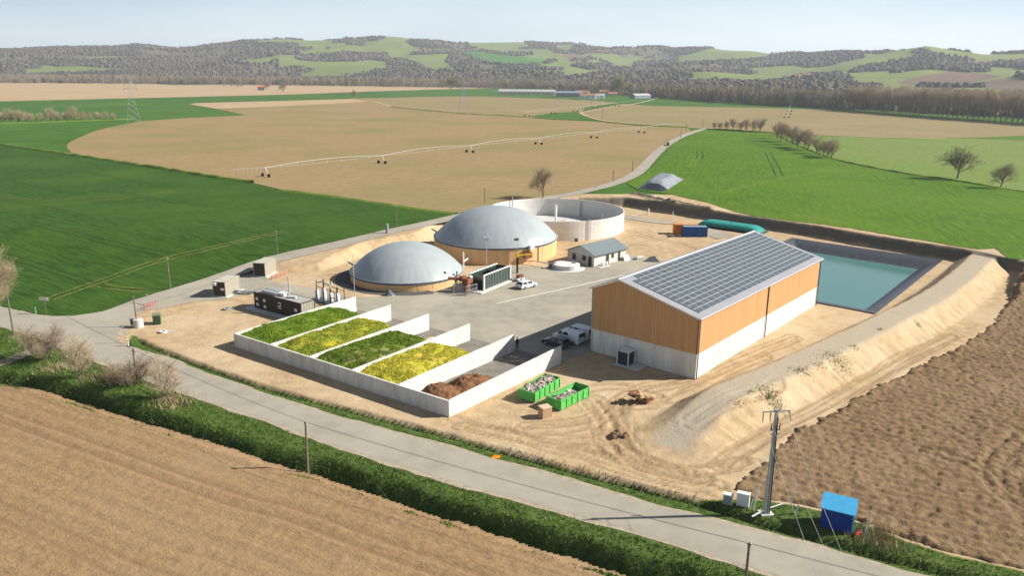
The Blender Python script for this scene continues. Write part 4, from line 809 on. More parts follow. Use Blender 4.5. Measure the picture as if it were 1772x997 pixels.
for kind, y0, y1, z0, z1 in (('door', .09, .21, .02, 2.1), ('window', .30, .44, 1.0, 2.05), ('window', .68, .81, .7, 2.1)):
    d = part(kind, MB().b2(-.03, oW * y0, z0, .05, oW * y1, z1), M['dark_open'], of); part('frame', MB().b2(-.05, oW * y0 - .06, z1, .05, oW * y1 + .06, z1 + .06).b2(-.05, oW * y0 - .06, z0, .05, oW * y0, z1).b2(-.05, oW * y1, z0, .05, oW * y1 + .06, z1), M['steel_grey'], d)
part('doorstep', MB().b2(.2, -1.6, 0, oL * .33, -.02, .12), M['concrete'], of); part('leaning_sheet', MB().box((oL * .93, -.75, .55), (1.9, .08, 1.3), rx=-.45), M['white_metal'], of)
p = W2(N_, orz, 1.6, -.9); bk = thing('white_drum', 'small white drums beside the service building door', 'drums', (p[0], p[1], .12), orz)
for k in range(3): part('drum', MB().lathe([(.01, 0), (.28, 0), (.28, .75), (.2, .8), (.05, .82)], 14, c=(k * .75, .15 * (k % 2))), M['white_metal'], bk, True)
# round pit
p = G(980, 464, 0); pit = thing('concrete_pit', 'low round white concrete pit with flat lid by the service building', 'pit', (p[0], p[1], 0))
part('wall', MB().lathe([(2.85, -.2), (2.85, .85), (2.65, .85), (2.65, -.2)], 48), M['concrete'], pit); part('lid', MB().lathe([(2.8, .86), (2.8, .98), (.01, 1.0)], 48), M['concrete_wall'], pit)
part('hatch', MB().box((1.5, .4, 1.03), (.8, .6, .08)), M['dark_band'], pit); part('pump', MB().box((-3.4, -.4, .55), (.7, .8, 1.1)).tube((-3.4, -.4, .9), (-2.2, 0, 1.2), .12), M['dark_band'], pit); part('slab', MB().lathe([(4.0, -.1), (4.0, .06), (.01, .06)], 32), M['concrete'], pit)
part('pipe', MB().path([(-3.5, 0, .9), (-6.5, 2.2, .9), (-9.5, 3.6, .5)], .1, 8), M['galv'], pit)
# ---- feeder
f0, f1 = np.array([-5.3, 140.9]), np.array([-.4, 148.9]); frz = math.atan2(*(f1 - f0)[::-1]); fL = np.hypot(*(f1 - f0)); fW, fH = 3.1, 3.15
fe = thing('feed_hopper', 'dark green ribbed feed hopper with white frame beside the small digester', 'feed hopper', (f0[0], f0[1], 0), frz)
gm = mat('hopper_green', (.030, .060, .042), .5, .15, 2)
part('side_wall', MB().b2(.1, .02, .35, fL - .1, .12, fH - .15), gm, fe); part('side_wall', MB().b2(.1, fW - .12, .35, fL - .1, fW - .02, fH - .15), gm, fe)
part('end_wall', MB().b2(.05, .13, .3, .15, fW - .13, 1.9), M['black'], fe); part('end_wall', MB().b2(fL - .15, .13, .3, fL - .05, fW - .13, fH - .2), gm, fe)
for k in range(16): xx = .45 + k * (fL - .9) / 15; part('rib', MB().box((xx, -.03, (fH + .2) / 2), (.055, .10, fH - .45)), M['galv'], fe)
for yy in (0, fW): part('top_rail', MB().box((fL / 2, yy, fH - .06), (fL + .1, .22, .18)), M['white_metal'], fe)
for xx in (.0, fL): part('corner_post', MB().box((xx, -.02, fH / 2), (.26, .26, fH)), M['white_metal'], fe); part('corner_post', MB().box((xx, fW, fH / 2), (.2, .2, fH)), M['galv'], fe)
part('push_floor', MB().b2(.2, .15, .3, fL - .2, fW - .15, 1.3), M['black'], fe)
part('feed_plate', MB().add([(1.0, .3, 1.3), (1.0, fW - .3, 1.3), (.3, fW - .3, 2.9), (.3, .3, 2.9)], [(0, 1, 2, 3)]).add([(3.0, .5, 1.3), (3.0, fW - .5, 1.3), (2.4, fW - .5, 2.6), (2.4, .5, 2.6)], [(0, 1, 2, 3)]), mat('hopper_steel', (.30, .31, .28), .5, .2, 2), fe)
part('mixing_auger', MB().box((5.6, 1.5, 2.2), (2.2, 1.8, 1.4)).box((8.2, 1.3, 2.1), (1.0, 1.5, 1.0)), M['black'], fe); part('base', MB().b2(-1.8, -.7, -.1, fL + .4, fW + .3, .2), M['concrete'], fe)
p = W2(f0, frz, -1.6, 2.6); hp = thing('feed_screw_unit', 'brown red feed screw housing between the hopper and the small digester', 'machine', (p[0], p[1], 0), frz)
part('housing', MB().box((0, 0, 1.3), (1.7, 1.3, 2.6)), M['brown_red'], hp); part('motor', MB().box((-.3, .9, 2.5), (1.3, .8, .9)), M['brown_red'], hp); part('screw_tube', MB().tube((0, .2, 2.2), (-2.0, 3.0, 2.6), .3, n=12), M['brown_red'], hp); part('bracket', MB().box((.6, -.3, 2.75), (.6, .5, .3)), M['white_metal'], hp)
p = W2(f0, frz, -4.3, 1.0); gd = thing('guard_fence', 'grey mesh guard fence at the end of the feed hopper', 'fence', (p[0], p[1], 0), frz)
for (xa, ya, xb, yb) in ((0, 0, 2.6, -.6), (0, 0, .2, 3.0), (.2, 3.0, 2.4, 3.0)):
    for s in range(2): part('post', MB().tube((xa + (xb - xa) * s, ya + (yb - ya) * s, 0), (xa + (xb - xa) * s, ya + (yb - ya) * s, 1.9), .05), M['galv'], gd)
    mb = MB(); n = 14
    for k in range(n): q = (k + .5) / n; mb.tube((xa + (xb - xa) * q, ya + (yb - ya) * q, .1), (xa + (xb - xa) * q, ya + (yb - ya) * q, 1.85), .025, n=4)
    for z in (.1, 1.0, 1.85): mb.tube((xa, ya, z), (xb, yb, z), .035, n=4)
    part('mesh_panel', mb, M['steel_grey'], gd)
# masts, pipes and crane between the tanks
def mast(px, py, h, name, label, arm=None, col='galv', r_=.07):
    p = at(px, py, 0.); t = thing(name, label, 'mast', p); part('pole', MB().tube((0, 0, 0), (0, 0, h), r_, r_ * .7, 8), M[col], t)
    if arm: part('head', MB().box((0, 0, h), arm), M['white_metal'], t)
    return t
mast(614, 517, 8.2, 'lightning_mast', 'thin white mast in front of the small dome'); t = mast(842, 470, 7.0, 'camera_mast', 'white mast with square floodlight frame between the two domes'); part('floodlight', MB().box((-.35, 0, 6.9), (.5, .3, .7)).box((.35, 0, 7.0), (.5, .3, .7)), M['white_metal'], t)
p = at(895, 473, 0.); t = thing('jib_crane', 'yellow topped black post of a small jib by the big digester', 'crane', p, R(20)); part('post', MB().tube((0, 0, 0), (0, 0, 3.4), .2, n=10), M['black'], t); part('head', MB().box((0, 0, 3.9), (.5, .5, 1.0)), M['yellow'], t); part('jib', MB().box((1.7, 0, 3.8), (3.4, .18, .2)), M['yellow'], t); part('hook_chain', MB().tube((3.2, 0, 3.7), (3.2, 0, 2.0), .03), M['dark_band'], t); part('upper_mast', MB().tube((0, 0, 4.4), (0, 0, 7.2), .06), M['galv'], t); part('mast_box', MB().box((-.25, 0, 7.1), (.9, .35, .5)), M['dark_band'], t)
p = G(802, 462, 0); q = G(841, 448, 0); gp = thing('gas_pipe', 'pale inclined gas pipe on posts between the two digesters', 'pipe', (p[0], p[1], 0)); v = q - p
part('pipe', MB().tube((0, 0, 1.2), (v[0], v[1], 2.6), .2, n=12), M['white_metal'], gp); part('support', MB().tube((0, 0, 0), (0, 0, 3.2), .16, n=10), M['white_metal'], gp); part('support', MB().tube((v[0], v[1], 0), (v[0], v[1], 2.6), .07, n=8), M['galv'], gp)
p = G(671, 423, 0); gf = thing('gas_flare', 'slim grey gas flare behind the small dome', 'flare', (p[0], p[1], 0)); part('stack', MB().tube((0, 0, 0), (0, 0, 3.0), .14, n=10), M['galv'], gf); part('burner', MB().tube((0, 0, 2.9), (0, 0, 5.0), .36, .33, 14), M['steel_grey'], gf); part('control_box', MB().box((.6, 0, .8), (.7, .5, 1.2)), M['white_metal'], gf)
for k, (px, py, hh, lab) in enumerate(((1122, 372, 1.9, 'short white valve post on the dirt beyond the open tank'), (1164, 381, 2.4, 'thin grey standpipe near the orange container'))):
    p = at(px, py, 0.); t = thing('standpipe', lab, 'standpipe', p); part('post', MB().tube((0, 0, 0), (0, 0, hh), .1 if k else .22, n=8), M['white_metal'], t); part('cap', MB().box((0, 0, hh), (.35, .35, .2)), M['steel_grey'], t)
p = at(674, 511, 0); t = thing('sand_bag_pile', 'small dark pyramid cover on the yard before the small dome', 'cover', p); part('cone', MB().lathe([(1.0, 0), (.75, .35), (.3, .9), (.02, 1.15)], 7), M['dark_band'], t); part('skirt', MB().lathe([(1.25, 0), (1.0, .08)], 7), M['yard'], t)
p = at(1128, 452, 0); t = thing('rubble_pile', 'dark crumpled tarpaulin and slabs at the yard edge by the barn roof', 'rubble', p); part('tarpaulin', MB().add([(-1.6, -.8, 0), (1.5, -1.1, 0), (1.8, .8, 0), (-1.2, 1.0, 0), (-.7, -.2, 1.0), (.6, -.1, 1.2), (.5, .5, .9)], [(0, 1, 5, 4), (1, 2, 6, 5), (2, 3, 4, 6), (3, 0, 4), (4, 5, 6)]), M['dark_band'], t); part('slab', MB().box((-2.2, 2.2, .3), (1.6, 1.1, .25), rz=.4, rx=.2), M['concrete'], t); part('slab', MB().box((-3.2, 1.6, .2), (1.3, .9, .3), rz=1.0, ry=.2), M['steel_grey'], t)

# ---- skips with waste
def skip(label, near, right, wdt, seed, fill, group):
    N_, Rr = np.array(near), np.array(right); rz = math.atan2(*(Rr - N_)[::-1]); L = np.hypot(*(Rr - N_)); hh = 1.4
    t = thing('waste_skip', label, 'skip', (N_[0], N_[1], 0), rz, group); g = M['skip_green']
    part('side_wall', MB().b2(0, 0, .15, L, .06, hh), g, t); part('side_wall', MB().b2(0, wdt - .06, .15, L, wdt, hh), g, t); part('end_wall', MB().b2(0, .061, .15, .06, wdt - .061, hh), g, t); part('end_wall', MB().b2(L - .06, .061, .15, L, wdt - .061, hh + .15), g, t); part('floor', MB().b2(.061, .061, .13, L - .061, wdt - .061, .2), M['dark_band'], t)
    for k in range(6):
        xx = .08 + k * (L - .16) / 5
        for yy in (-.05, wdt + .05): part('rib', MB().box((xx, yy, hh / 2 + .05), (.10, .10, hh - .2)), g, t)
    part('top_rail', MB().box((L / 2, 0, hh), (L + .1, .12, .1)).box((L / 2, wdt, hh), (L + .1, .12, .1)).box((0, wdt / 2, hh), (.12, wdt, .1)), g, t); part('skid', MB().box((L / 2, .5, .07), (L, .16, .14)).box((L / 2, wdt - .5, .07), (L, .16, .14)), M['dark_band'], t)
    r = random.Random(seed); mb = MB()
    for _ in range(150):
        x_ = r.uniform(.4, L - .4); zt = fill(x_ / L); mb.box((x_, r.uniform(.35, wdt - .35), zt + r.uniform(-.15, .12)), (r.uniform(.25, 1.1), r.uniform(.15, .5), r.uniform(.04, .2)), rz=r.uniform(0, 3.1), rx=r.uniform(-.4, .4), ry=r.uniform(-.4, .4))
    w_ = link('waste', mb.mesh('waste', M['debris'])); w_.location = (N_[0], N_[1], 0); w_.rotation_euler = (0, 0, rz); return t, w_
s1, w1 = skip('green skip heaped full of pale rubbish beside the silo wall', (2.9, 89.8), (6.35, 94.9), 2.35, 5, lambda f: 1.35, 'green waste skips'); tag(w1, 'pale mixed rubbish filling the heaped green skip', 'rubbish', kind='stuff')
s2, w2 = skip('green skip half filled with grey boards, next to the wrapped pallet', (6.0, 87.5), (9.9, 91.9), 2.2, 9, lambda f: 1.25 - .75 * f, 'green waste skips'); tag(w2, 'grey boards and dark rubbish in the half filled skip', 'rubbish', kind='stuff')
p = at(943, 722, 0); t = thing('wrapped_pallet', 'pinkish wrapped pallet cube in front of the green skips', 'pallet', p, R(28)); part('pallet', MB().box((0, 0, .07), (1.3, 1.1, .14)), M['timber'], t); part('load', MB().box((0, 0, .75), (1.25, 1.15, 1.2)), M['cardboard'], t); part('wrap', MB().box((0, 0, 1.37), (1.32, 1.22, .05)), mat('wrap', (.62, .44, .34), .7, .1, 2), t)
p = at(1107, 694, 0); t = thing('pallet_pile', 'tumbled pile of broken pallets and slabs on the rutted dirt', 'pallets', p)
r = random.Random(4)
for k in range(13): part('board' if k % 2 else 'pallet', MB().box((r.uniform(-.9, 1.2), r.uniform(-.7, .8), .12 + .1 * k), (r.uniform(.8, 1.4), r.uniform(.6, 1.1), r.uniform(.08, .2)), rz=r.uniform(0, 3), rx=r.uniform(-.25, .25), ry=r.uniform(-.25, .25)), M['timber'] if k % 3 else M['brown_red'], t)
p = at(1074, 754, 0); t = thing('clod_pile', 'dark clods of earth at the tip of the graded ramp', 'earth clods', p)
for k in range(9): part('clod', MB().lathe([(.02, 0), (.3 + .2 * r.random(), .12), (.25, .35), (.02, .45)], 7, c=(r.uniform(-1, 1), r.uniform(-.8, .8))), M['plough'], t)
p = at(318, 526, 0)
# ---- tarp-covered clamp beyond the bank
q0, q1, q2, q3 = G(1101, 327), G(1150, 332), G(1186, 309), G(1135, 303); cz = float(nat(q0[1], q0[0])); t = thing('silage_clamp', 'long heap under grey plastic sheeting at the edge of the bright field', 'silage clamp', (q0[0], q0[1], cz))
nu, nv = 22, 34; V = []; F = []
for i in range(nv):
    for j in range(nu):
        s, v = j / (nu - 1), i / (nv - 1); q = (q0 * (1 - s) + q1 * s) * (1 - v) + (q3 * (1 - s) + q2 * s) * v - q0
        hgt = 2.3 * min(1, s / .3, (1 - s) / .3) * min(1, v / .22, (1 - v) / .2) ; V.append((q[0], q[1], hgt * (.9 + .2 * float(fbm(np.array([q[0] * .5]), np.array([q[1] * .5]), 150)[0])) - .02))
for i in range(nv - 1):
    for j in range(nu - 1): F.append((i * nu + j, i * nu + j + 1, (i + 1) * nu + j + 1, (i + 1) * nu + j))
part('sheeting', MB().add(V, F), M['tarp'], t, True)
mb = MB(); front = [V[j] for j in range(nu)] + [V[5 * nu + j] for j in range(nu)]
mb.add([(a[0], a[1] - .06, a[2] + .05) for a in V[:5 * nu + nu]], [(i * nu + j, i * nu + j + 1, (i + 1) * nu + j + 1, (i + 1) * nu + j) for i in range(5) for j in range(nu - 1)]); part('front_sheet', mb, M['tarp_black'], t, True)

# ---- vehicles
def vehicle(name, label, p, rz, L, Wd, Hh, body, kind, group=None):
    t = thing(name, label, 'van' if kind == 'van' else 'car', (p[0], p[1], 0), rz, group); z0 = .28
    if kind == 'van': pr_ = [(-.5, .32), (-.5, .52), (-.49, .97), (-.46, 1.0), (.12, .99), (.2, .94), (.34, .60), (.47, .50), (.5, .40), (.5, .18)]
    else: pr_ = [(-.5, .35), (-.49, .60), (-.46, .66), (-.40, .93), (-.30, .99), (.02, 1.0), (.10, .95), (.24, .64), (.44, .55), (.49, .46), (.5, .2)]
    prof = [(-.5, z0 / Hh)] + pr_ + [(.5, z0 / Hh)]; V = []; F = []; n = len(prof)
    belt = .62
    for s in (-1, -.93, .93, 1):
        for x_, z_ in prof:
            tuck = (1 - .20 * max(0, (z_ - belt) / (1 - belt))) if kind == 'car' else (1 - .08 * max(0, (z_ - belt) / (1 - belt))); zz = z_ * Hh - (.05 if abs(s) == 1 and z_ > .9 else 0)
            V.append((x_ * L, s * Wd / 2 * tuck, zz))
    for k in range(3):
        for i in range(n): F.append((k * n + i, k * n + (i + 1) % n, (k + 1) * n + (i + 1) % n, (k + 1) * n + i))
    F += [tuple(range(n)), tuple(range(3 * n, 4 * n))]; part('body', MB().add(V, F), body, t)
    def tk(z_): return 1 - (.20 if kind == 'car' else .08) * max(0, (z_ - belt) / (1 - belt))
    g = M['glass_dark']; wins = [(-.40, -.12), (-.09, .14)] if kind == 'car' else [(-.10, .09), (.12, .24)]
    for s in (-1, 1):
        for a, b in wins:
            zl, zh = .67, .91; bb = b + (.055 if b == wins[-1][1] else 0); yl, yh = s * (Wd / 2 * tk(zl) + .012), s * (Wd / 2 * tk(zh) + .012)
            part('side_window', MB().add([(a * L, yl, zl * Hh), (bb * L, yl, zl * Hh), (b * L - .1, yh, zh * Hh), (a * L + .06, yh, zh * Hh)], [(0, 1, 2, 3)]), g, t)
    if kind == 'car': ws, rw = ((.105, .945), (.235, .655)), ((-.405, .915), (-.462, .68))
    else: ws, rw = ((.205, .935), (.335, .615)), ((-.4925, .93), (-.497, .66))
    for nm, ((xa, za), (xb, zb)), sg in (('windscreen', ws, 1), ('rear_window', rw, -1)):
        part(nm, MB().add([(xa * L + sg * .03, -Wd * .40 * tk(za), za * Hh), (xa * L + sg * .03, Wd * .40 * tk(za), za * Hh), (xb * L + sg * .03, Wd * .44, zb * Hh), (xb * L + sg * .03, -Wd * .44, zb * Hh)], [(0, 1, 2, 3)]), g, t)
    for sx in (-.31, .31):
        for s in (-1, 1):
            w_ = part('wheel', MB().tube((sx * L, s * (Wd / 2 - .18), .32), (sx * L, s * (Wd / 2 + .012), .32), .32, n=18), M['tyre'], t); part('rim', MB().tube((sx * L, s * (Wd / 2 - .1), .32), (sx * L, s * (Wd / 2 + .022), .32), .19, n=14), M['rim'], w_)
    for s in (-1, 1):
        part('headlight', MB().box((.485 * L, s * Wd * .36, .47 * Hh), (.14, .32, .14)), M['lamp_clear'], t); part('tail_light', MB().box((-.495 * L, s * Wd * .42, .55 * Hh), (.06, .16, .3)), M['lamp_red'], t); part('mirror', MB().box((.16 * L, s * (Wd / 2 + .1), .66 * Hh), (.12, .2, .16)), body, t)
    part('bumper', MB().box((.5 * L, 0, .3), (.08, Wd * .9, .2)), M['dark_band'], t); part('bumper', MB().box((-.5 * L, 0, .32), (.08, Wd * .9, .2)), M['dark_band'], t); return t
hd = VB + math.pi / 2
vc = np.array(G(984, 588, .3)); vdir = np.array([math.cos(VB), math.sin(VB)])
vehicle('parked_van', 'white van parked in the barn shade next to the dark car', vc, hd, 4.9, 1.9, 1.95, M['car_white'], 'van')
vehicle('parked_van', 'white van parked in the barn shade between the other van and the white car', vc + vdir * 2.7, hd, 4.9, 1.9, 1.95, M['car_white'], 'van')
vehicle('parked_car', 'dark car parked in the shade beside the white van', vc - vdir * 2.5 + np.array([-.4, .1]), hd, 4.4, 1.8, 1.45, M['car_dark'], 'car')
vehicle('parked_car', 'white car parked furthest along the shaded barn side', vc + vdir * 5.3 + np.array([1.0, -.8]), hd, 4.2, 1.78, 1.5, M['car_white'], 'car')
hb = G(911, 495, .3); vehicle('parked_car', 'white hatchback standing alone on the sunny yard by the feed hopper', hb, R(43), 4.1, 1.75, 1.48, M['car_white'], 'car')
p = at(899, 486, 0); t = thing('small_trailer', 'small brown loaded cart beside the white hatchback', 'cart', p, R(40)); part('bed', MB().box((0, 0, .5), (1.8, 1.1, .3)), M['white_metal'], t); part('load', MB().box((.1, 0, .95), (1.2, .9, .6)), M['brown_red'], t)
for s in (-1, 1): part('wheel', MB().tube((0, s * .5, .28), (0, s * .65, .28), .28, n=14), M['tyre'], t)

# ---- a person in the barn's shadow
p = at(895, 604, 0); per = thing('person', 'person in dark clothes standing in the barn shadow at the silo wall end', 'person', p, R(200))
J = dict(pel=(0, 0, .95), ch=(0, .02, 1.3), nk=(0, .0, 1.5), hl=(.09, 0, .9), kl=(.11, .03, .5), al=(.12, 0, .09), fl=(.13, .2, .05), hr=(-.09, 0, .9), kr=(-.12, .05, .5), ar=(-.13, -.05, .09), fr=(-.14, .15, .05), sl=(.2, 0, 1.44), el=(.26, -.02, 1.16), wl=(.25, .08, .92), sr=(-.2, 0, 1.44), er=(-.26, -.02, 1.16), wr=(-.25, .1, .92))
RR = dict(pel=.16, ch=.17, nk=.06, hl=.1, kl=.075, al=.05, fl=.045, hr=.1, kr=.075, ar=.05, fr=.045, sl=.075, el=.055, wl=.04, sr=.075, er=.055, wr=.04)
ks = list(J); ed = [('pel', 'ch'), ('ch', 'nk'), ('pel', 'hl'), ('hl', 'kl'), ('kl', 'al'), ('al', 'fl'), ('pel', 'hr'), ('hr', 'kr'), ('kr', 'ar'), ('ar', 'fr'), ('ch', 'sl'), ('sl', 'el'), ('el', 'wl'), ('ch', 'sr'), ('sr', 'er'), ('er', 'wr')]
me = bpy.data.meshes.new('clothed_body'); me.from_pydata([J[k] for k in ks], [(ks.index(a), ks.index(b)) for a, b in ed], []); me.materials.append(M['cloth_dark']); o = link('clothed_body', me, per)
sm = o.modifiers.new('skin', 'SKIN'); 
for k, v in zip(ks, me.skin_vertices[0].data if me.skin_vertices else []): v.radius = (RR[k], RR[k])
if not me.skin_vertices:
    bmx = bmesh.new(); bmx.from_mesh(me); ly = bmx.verts.layers.skin.verify(); bmx.verts.ensure_lookup_table()
    for k, v in zip(ks, bmx.verts): v[ly].radius = (RR[k], RR[k]); v[ly].use_root = k == 'pel'
    bmx.to_mesh(me); bmx.free()
o.modifiers.new('sub', 'SUBSURF').levels = 1
part('head', MB().lathe([(.02, 1.5), (.06, 1.53), (.085, 1.6), (.095, 1.67), (.08, 1.75), (.02, 1.79)], 14), M['skin'], per, True); part('hair', MB().lathe([(.1, 1.66), (.1, 1.72), (.07, 1.79), (.01, 1.815)], 14, c=(0, -.015)), M['black'], per, True)
for s in (-1, 1): part('hand', MB().box((s * .25, .1, .84), (.05, .09, .16)), M['skin'], per)

# ================================================================== POLES, WIRES, ROADSIDE
def wire(name, label, a, b, sag, r_=.014, group=None, m='black'):
    a, b = Vector(a), Vector(b); n = 14; pts = [a.lerp(b, i / n) - Vector((0, 0, sag * 4 * (i / n) * (1 - i / n))) for i in range(n + 1)]
    mb = MB().path(pts, r_, 4); o = link(name, mb.mesh(name, M[m])); return tag(o, label, 'wire', group)
def wood_pole(px, py, h, label, rz=0, arm=False, p=None, lean=0):
    p = p or at(px, py); z = p[2]; t = thing('utility_pole', label, 'utility pole', (p[0], p[1], z), rz); part('shaft', MB().tube((0, 0, -1.9), (lean * h, 0, h), .15, .10, 8), M['pole_wood'], t)
    for s in (-1, 1): part('insulator', MB().tube((lean * h + s * (.45 if arm else .14), 0, h - .25), (lean * h + s * (.45 if arm else .14), 0, h - .02), .05, n=6), M['white_metal'], t)
    if arm: part('crossarm', MB().box((lean * h, 0, h - .3), (1.1, .09, .09)), M['pole_wood'], t)
    return (p[0] + lean * h * math.cos(rz), p[1] + lean * h * math.sin(rz), z + h - .05)
tL = wood_pole(24, 580, 8.6, 'tall wooden pole beside the big bare trees at the road fork', R(-30), lean=-.0)
tR = wood_pole(0, 0, 6.3, 'wooden pole with small crossarm among the roadside shrubs', R(-35), True, (-49.3, 95.6, -1.6))
t2 = wood_pole(0, 0, 6.6, 'plain wooden pole rising from the green ditch', R(-35), False, (-21.2, 73.3, -1.4), .03)
pt = G(1297, 940, 5.2); t3_ = wood_pole(0, 0, 6.2, 'wooden pole in the ditch across the road from the blue shed', R(-30), False, (float(pt[0]), float(pt[1]), -1.0), 0)
for s in (-.14, .14):
    for k, (a, b) in enumerate(((tL, tR), (tR, t2), (t2, t3_), (t3_, (t3_[0] + 42, t3_[1] - 19, 5.4)))): wire('overhead_wire', ('dark overhead wire from the tall pole at the fork to the pole among the shrubs', 'dark overhead wire from the pole among the shrubs to the pole in the green ditch', 'dark overhead wire crossing the ditch towards the pole opposite the blue hut', 'dark overhead wire leaving the pole opposite the blue hut along the road')[k], (a[0] + s, a[1], a[2]), (b[0] + s, b[1], b[2]), .35, .013, 'road side wires')
wood_pole(295, 500, 6.0, 'grey pole on the field edge by the curving side road', 0); wood_pole(480, 440, 5.2, 'grey pole standing in the wheat above the side road', 0); wood_pole(686, 393, 5.4, 'grey pole by the side road behind the small dome', 0)
wood_pole(839, 351, 4.6, 'thin pole at the tilled field edge behind the big dome', 0)
for px, py, h, lb in ((1153, 268, 7.6, 'dark pole with a transformer beside the narrow lane'), (1215, 224, 8.2, 'tall dark pole at the end of the narrow lane'), (1042, 206, 11, 'dark pole beside the bend of the farm track'), (1023, 193, 12, 'dark pole at the head of the farm track'), (1178, 238, 6, 'pole on the lane verge before the tall dark pole'), (1187, 229, 6, 'pole on the lane verge by the irrigation pivot'), (1061, 315, 4.5, 'short pole on the verge where the lane meets the dirt'), (1094, 297, 4.5, 'short pale post on the lane verge')):
    q = at(px, py); wood_pole(0, 0, h, lb, 0, False, q)
q = at(1153, 268); t = thing('pole_transformer', 'black transformer box hung on the pole by the narrow lane', 'transformer', (q[0], q[1], q[2] + 4.6)); part('tank', MB().box((.45, -.3, .5), (.9, .9, 1.3)), M['black'], t); part('bracket', MB().box((-.9, -.2, 0), (1.2, .4, .5)), M['black'], t)
# concrete pole of the high-voltage line
cp = at(1325, 890, 0); t = thing('concrete_pole', 'tall grey concrete pole with a steel crossarm by the ploughed field', 'power pole', (cp[0], cp[1], -.2), R(8)); PH = 10.8
part('shaft', MB().add([(-.24, -.2, -.8), (.24, -.2, -.8), (.24, .2, -.8), (-.24, .2, -.8), (-.12, -.1, PH), (.12, -.1, PH), (.12, .1, PH), (-.12, .1, PH)], [(0, 3, 2, 1), (4, 5, 6, 7), (0, 1, 5, 4), (1, 2, 6, 5), (2, 3, 7, 6), (3, 0, 4, 7)]), M['pole_conc'], t)
part('recess_shade', MB().add([(-.10, -.212, .3), (.10, -.212, .3), (.04, -.13, PH - 1.5), (-.04, -.13, PH - 1.5)], [(0, 1, 2, 3)]), mat('recess_shade', (.2, .2, .21), .9, .1, 2), t)  # flat dark strip on the shaft, shade of a recess put into the colour
part('cable', MB().path([(.2, -.3, 0), (.17, -.24, 4), (.12, -.18, 8.4), (.1, -.16, PH - .6)], .05, 6), M['black'], t)
part('crossarm', MB().box((0, 0, PH - .1), (2.7, .09, .09)).box((0, 0, PH + .02), (.4, .3, .1)), M['steel_grey'], t); part('lower_arm', MB().box((0, -.1, PH - 1.9), (1.0, .1, .1)).box((.2, .3, PH - 2.5), (.9, .1, .1)), M['steel_grey'], t)
tips = []
for xx in (-1.25, -.55, 1.25):
    o = part('insulator', MB().tube((xx, 0, PH - .2), (xx + (.15 if xx > 0 else -.05), -.1, PH - 1.05), .06, .05, 8), M['steel_grey'], t); v = Matrix.Rotation(R(8), 3, 'Z') @ Vector((xx, -.1, PH - 1.1)); tips.append((cp[0] + v.x, cp[1] + v.y, v.z - .2))
for xx in (-.4, .4): part('surge_arrester', MB().tube((xx, -.1, PH - 1.85), (xx, -.1, PH - 1.2), .07, .05, 8), M['brown_red'], t)
part('footing', MB().box((0, 0, .15), (1.2, 1.0, .4)), M['concrete'], t); part('brace_bar', MB().tube((-1.6, -.5, .35), (-.25, -.1, .7), .09).tube((.25, 0, .8), (1.8, .4, .9), .05), M['white_metal'], t)
for wl_lab, tp_, (px, py, zz) in zip(('crossarm end nearer the skips', 'middle insulator of the crossarm', 'crossarm end nearer the blue hut'), tips, ((1402, 940, 8.0), (1437, 950, 8.0), (1466, 956, 8.0))):
    e = G(px, py, zz); d = Vector((e[0], e[1], zz)) - Vector(tp_); wire('overhead_wire', 'pale high voltage wire from the ' + wl_lab, tp_, Vector(tp_) + d * 3.0, .9, .016, 'high voltage wires', 'galv')
t = thing('ladder_frame', 'pale leaning frame beside the concrete pole', 'frame', at(1297, 884, 0)); part('rail', MB().tube((0, 0, 0), (.7, .4, 2.6), .04).tube((.35, 0, 0), (.9, .4, 2.6), .04), M['white_metal'], t); part('rung', MB().tube((.3, .16, 1.0), (.55, .16, 1.0), .03).tube((.5, .26, 1.8), (.75, .26, 1.8), .03), M['white_metal'], t)
for (px, py, wd, hh, lb, nm) in ((1285, 876, 1.15, 1.35, 'larger white meter cabinet beside the concrete pole', 'meter_cabinet'), (1259, 872, .85, 1.0, 'small white and grey meter cabinet at the ditch edge', 'meter_cabinet')):
    t = thing(nm, lb, 'cabinet', at(px, py, 0), R(-25)); part('housing', MB().box((0, 0, hh / 2 - .1), (wd, .5, hh + .2)), M['white_metal'], t); part('door', MB().box((0, -.26, hh / 2), (wd * .85, .03, hh * .82)), M['white_metal'] if wd > 1 else M['steel_grey'], t); part('cap', MB().box((0, 0, hh + .03), (wd + .08, .58, .06)), M['white_metal'], t); part('plinth', MB().box((0, 0, -.1), (wd + .05, .55, .3)), M['cardboard'], t)
N_, L_ = G(1474, 926, 0), G(1418, 912, 0); rz = math.atan2(*(N_ - L_)[::-1]); ln = np.hypot(*(N_ - L_)); dp = 1.7
t = thing('blue_hut', 'dark blue hut with light blue sloping roof at the field corner', 'hut', (L_[0], L_[1], 0), rz)
part('front_wall', MB().b2(0, 0, -.6, ln, .06, 1.95), M['shed_blue'], t); part('back_wall', MB().b2(0, dp - .06, -.6, ln, dp, 2.5), M['shed_blue'], t)
for xx in (0, ln - .06): part('side_wall', MB().prism([(.061, -.6), (dp - .061, -.6), (dp - .061, 2.48), (.061, 1.95)], 'x', xx + .002, xx + .058), M['shed_blue'], t)
part('roof', MB().add([(-.12, -.12, 1.92), (ln + .12, -.12, 1.92), (ln + .12, dp + .12, 2.58), (-.12, dp + .12, 2.58), (-.12, -.12, 2.0), (ln + .12, -.12, 2.0), (ln + .12, dp + .12, 2.66), (-.12, dp + .12, 2.66)], [(0, 3, 2, 1), (4, 5, 6, 7), (0, 1, 5, 4), (1, 2, 6, 5), (2, 3, 7, 6), (3, 0, 4, 7)]), M['shed_roof'], t); part('corner_strip', MB().b2(ln - .1, -.03, -.3, ln + .03, .0, 1.9), M['shed_roof'], t)
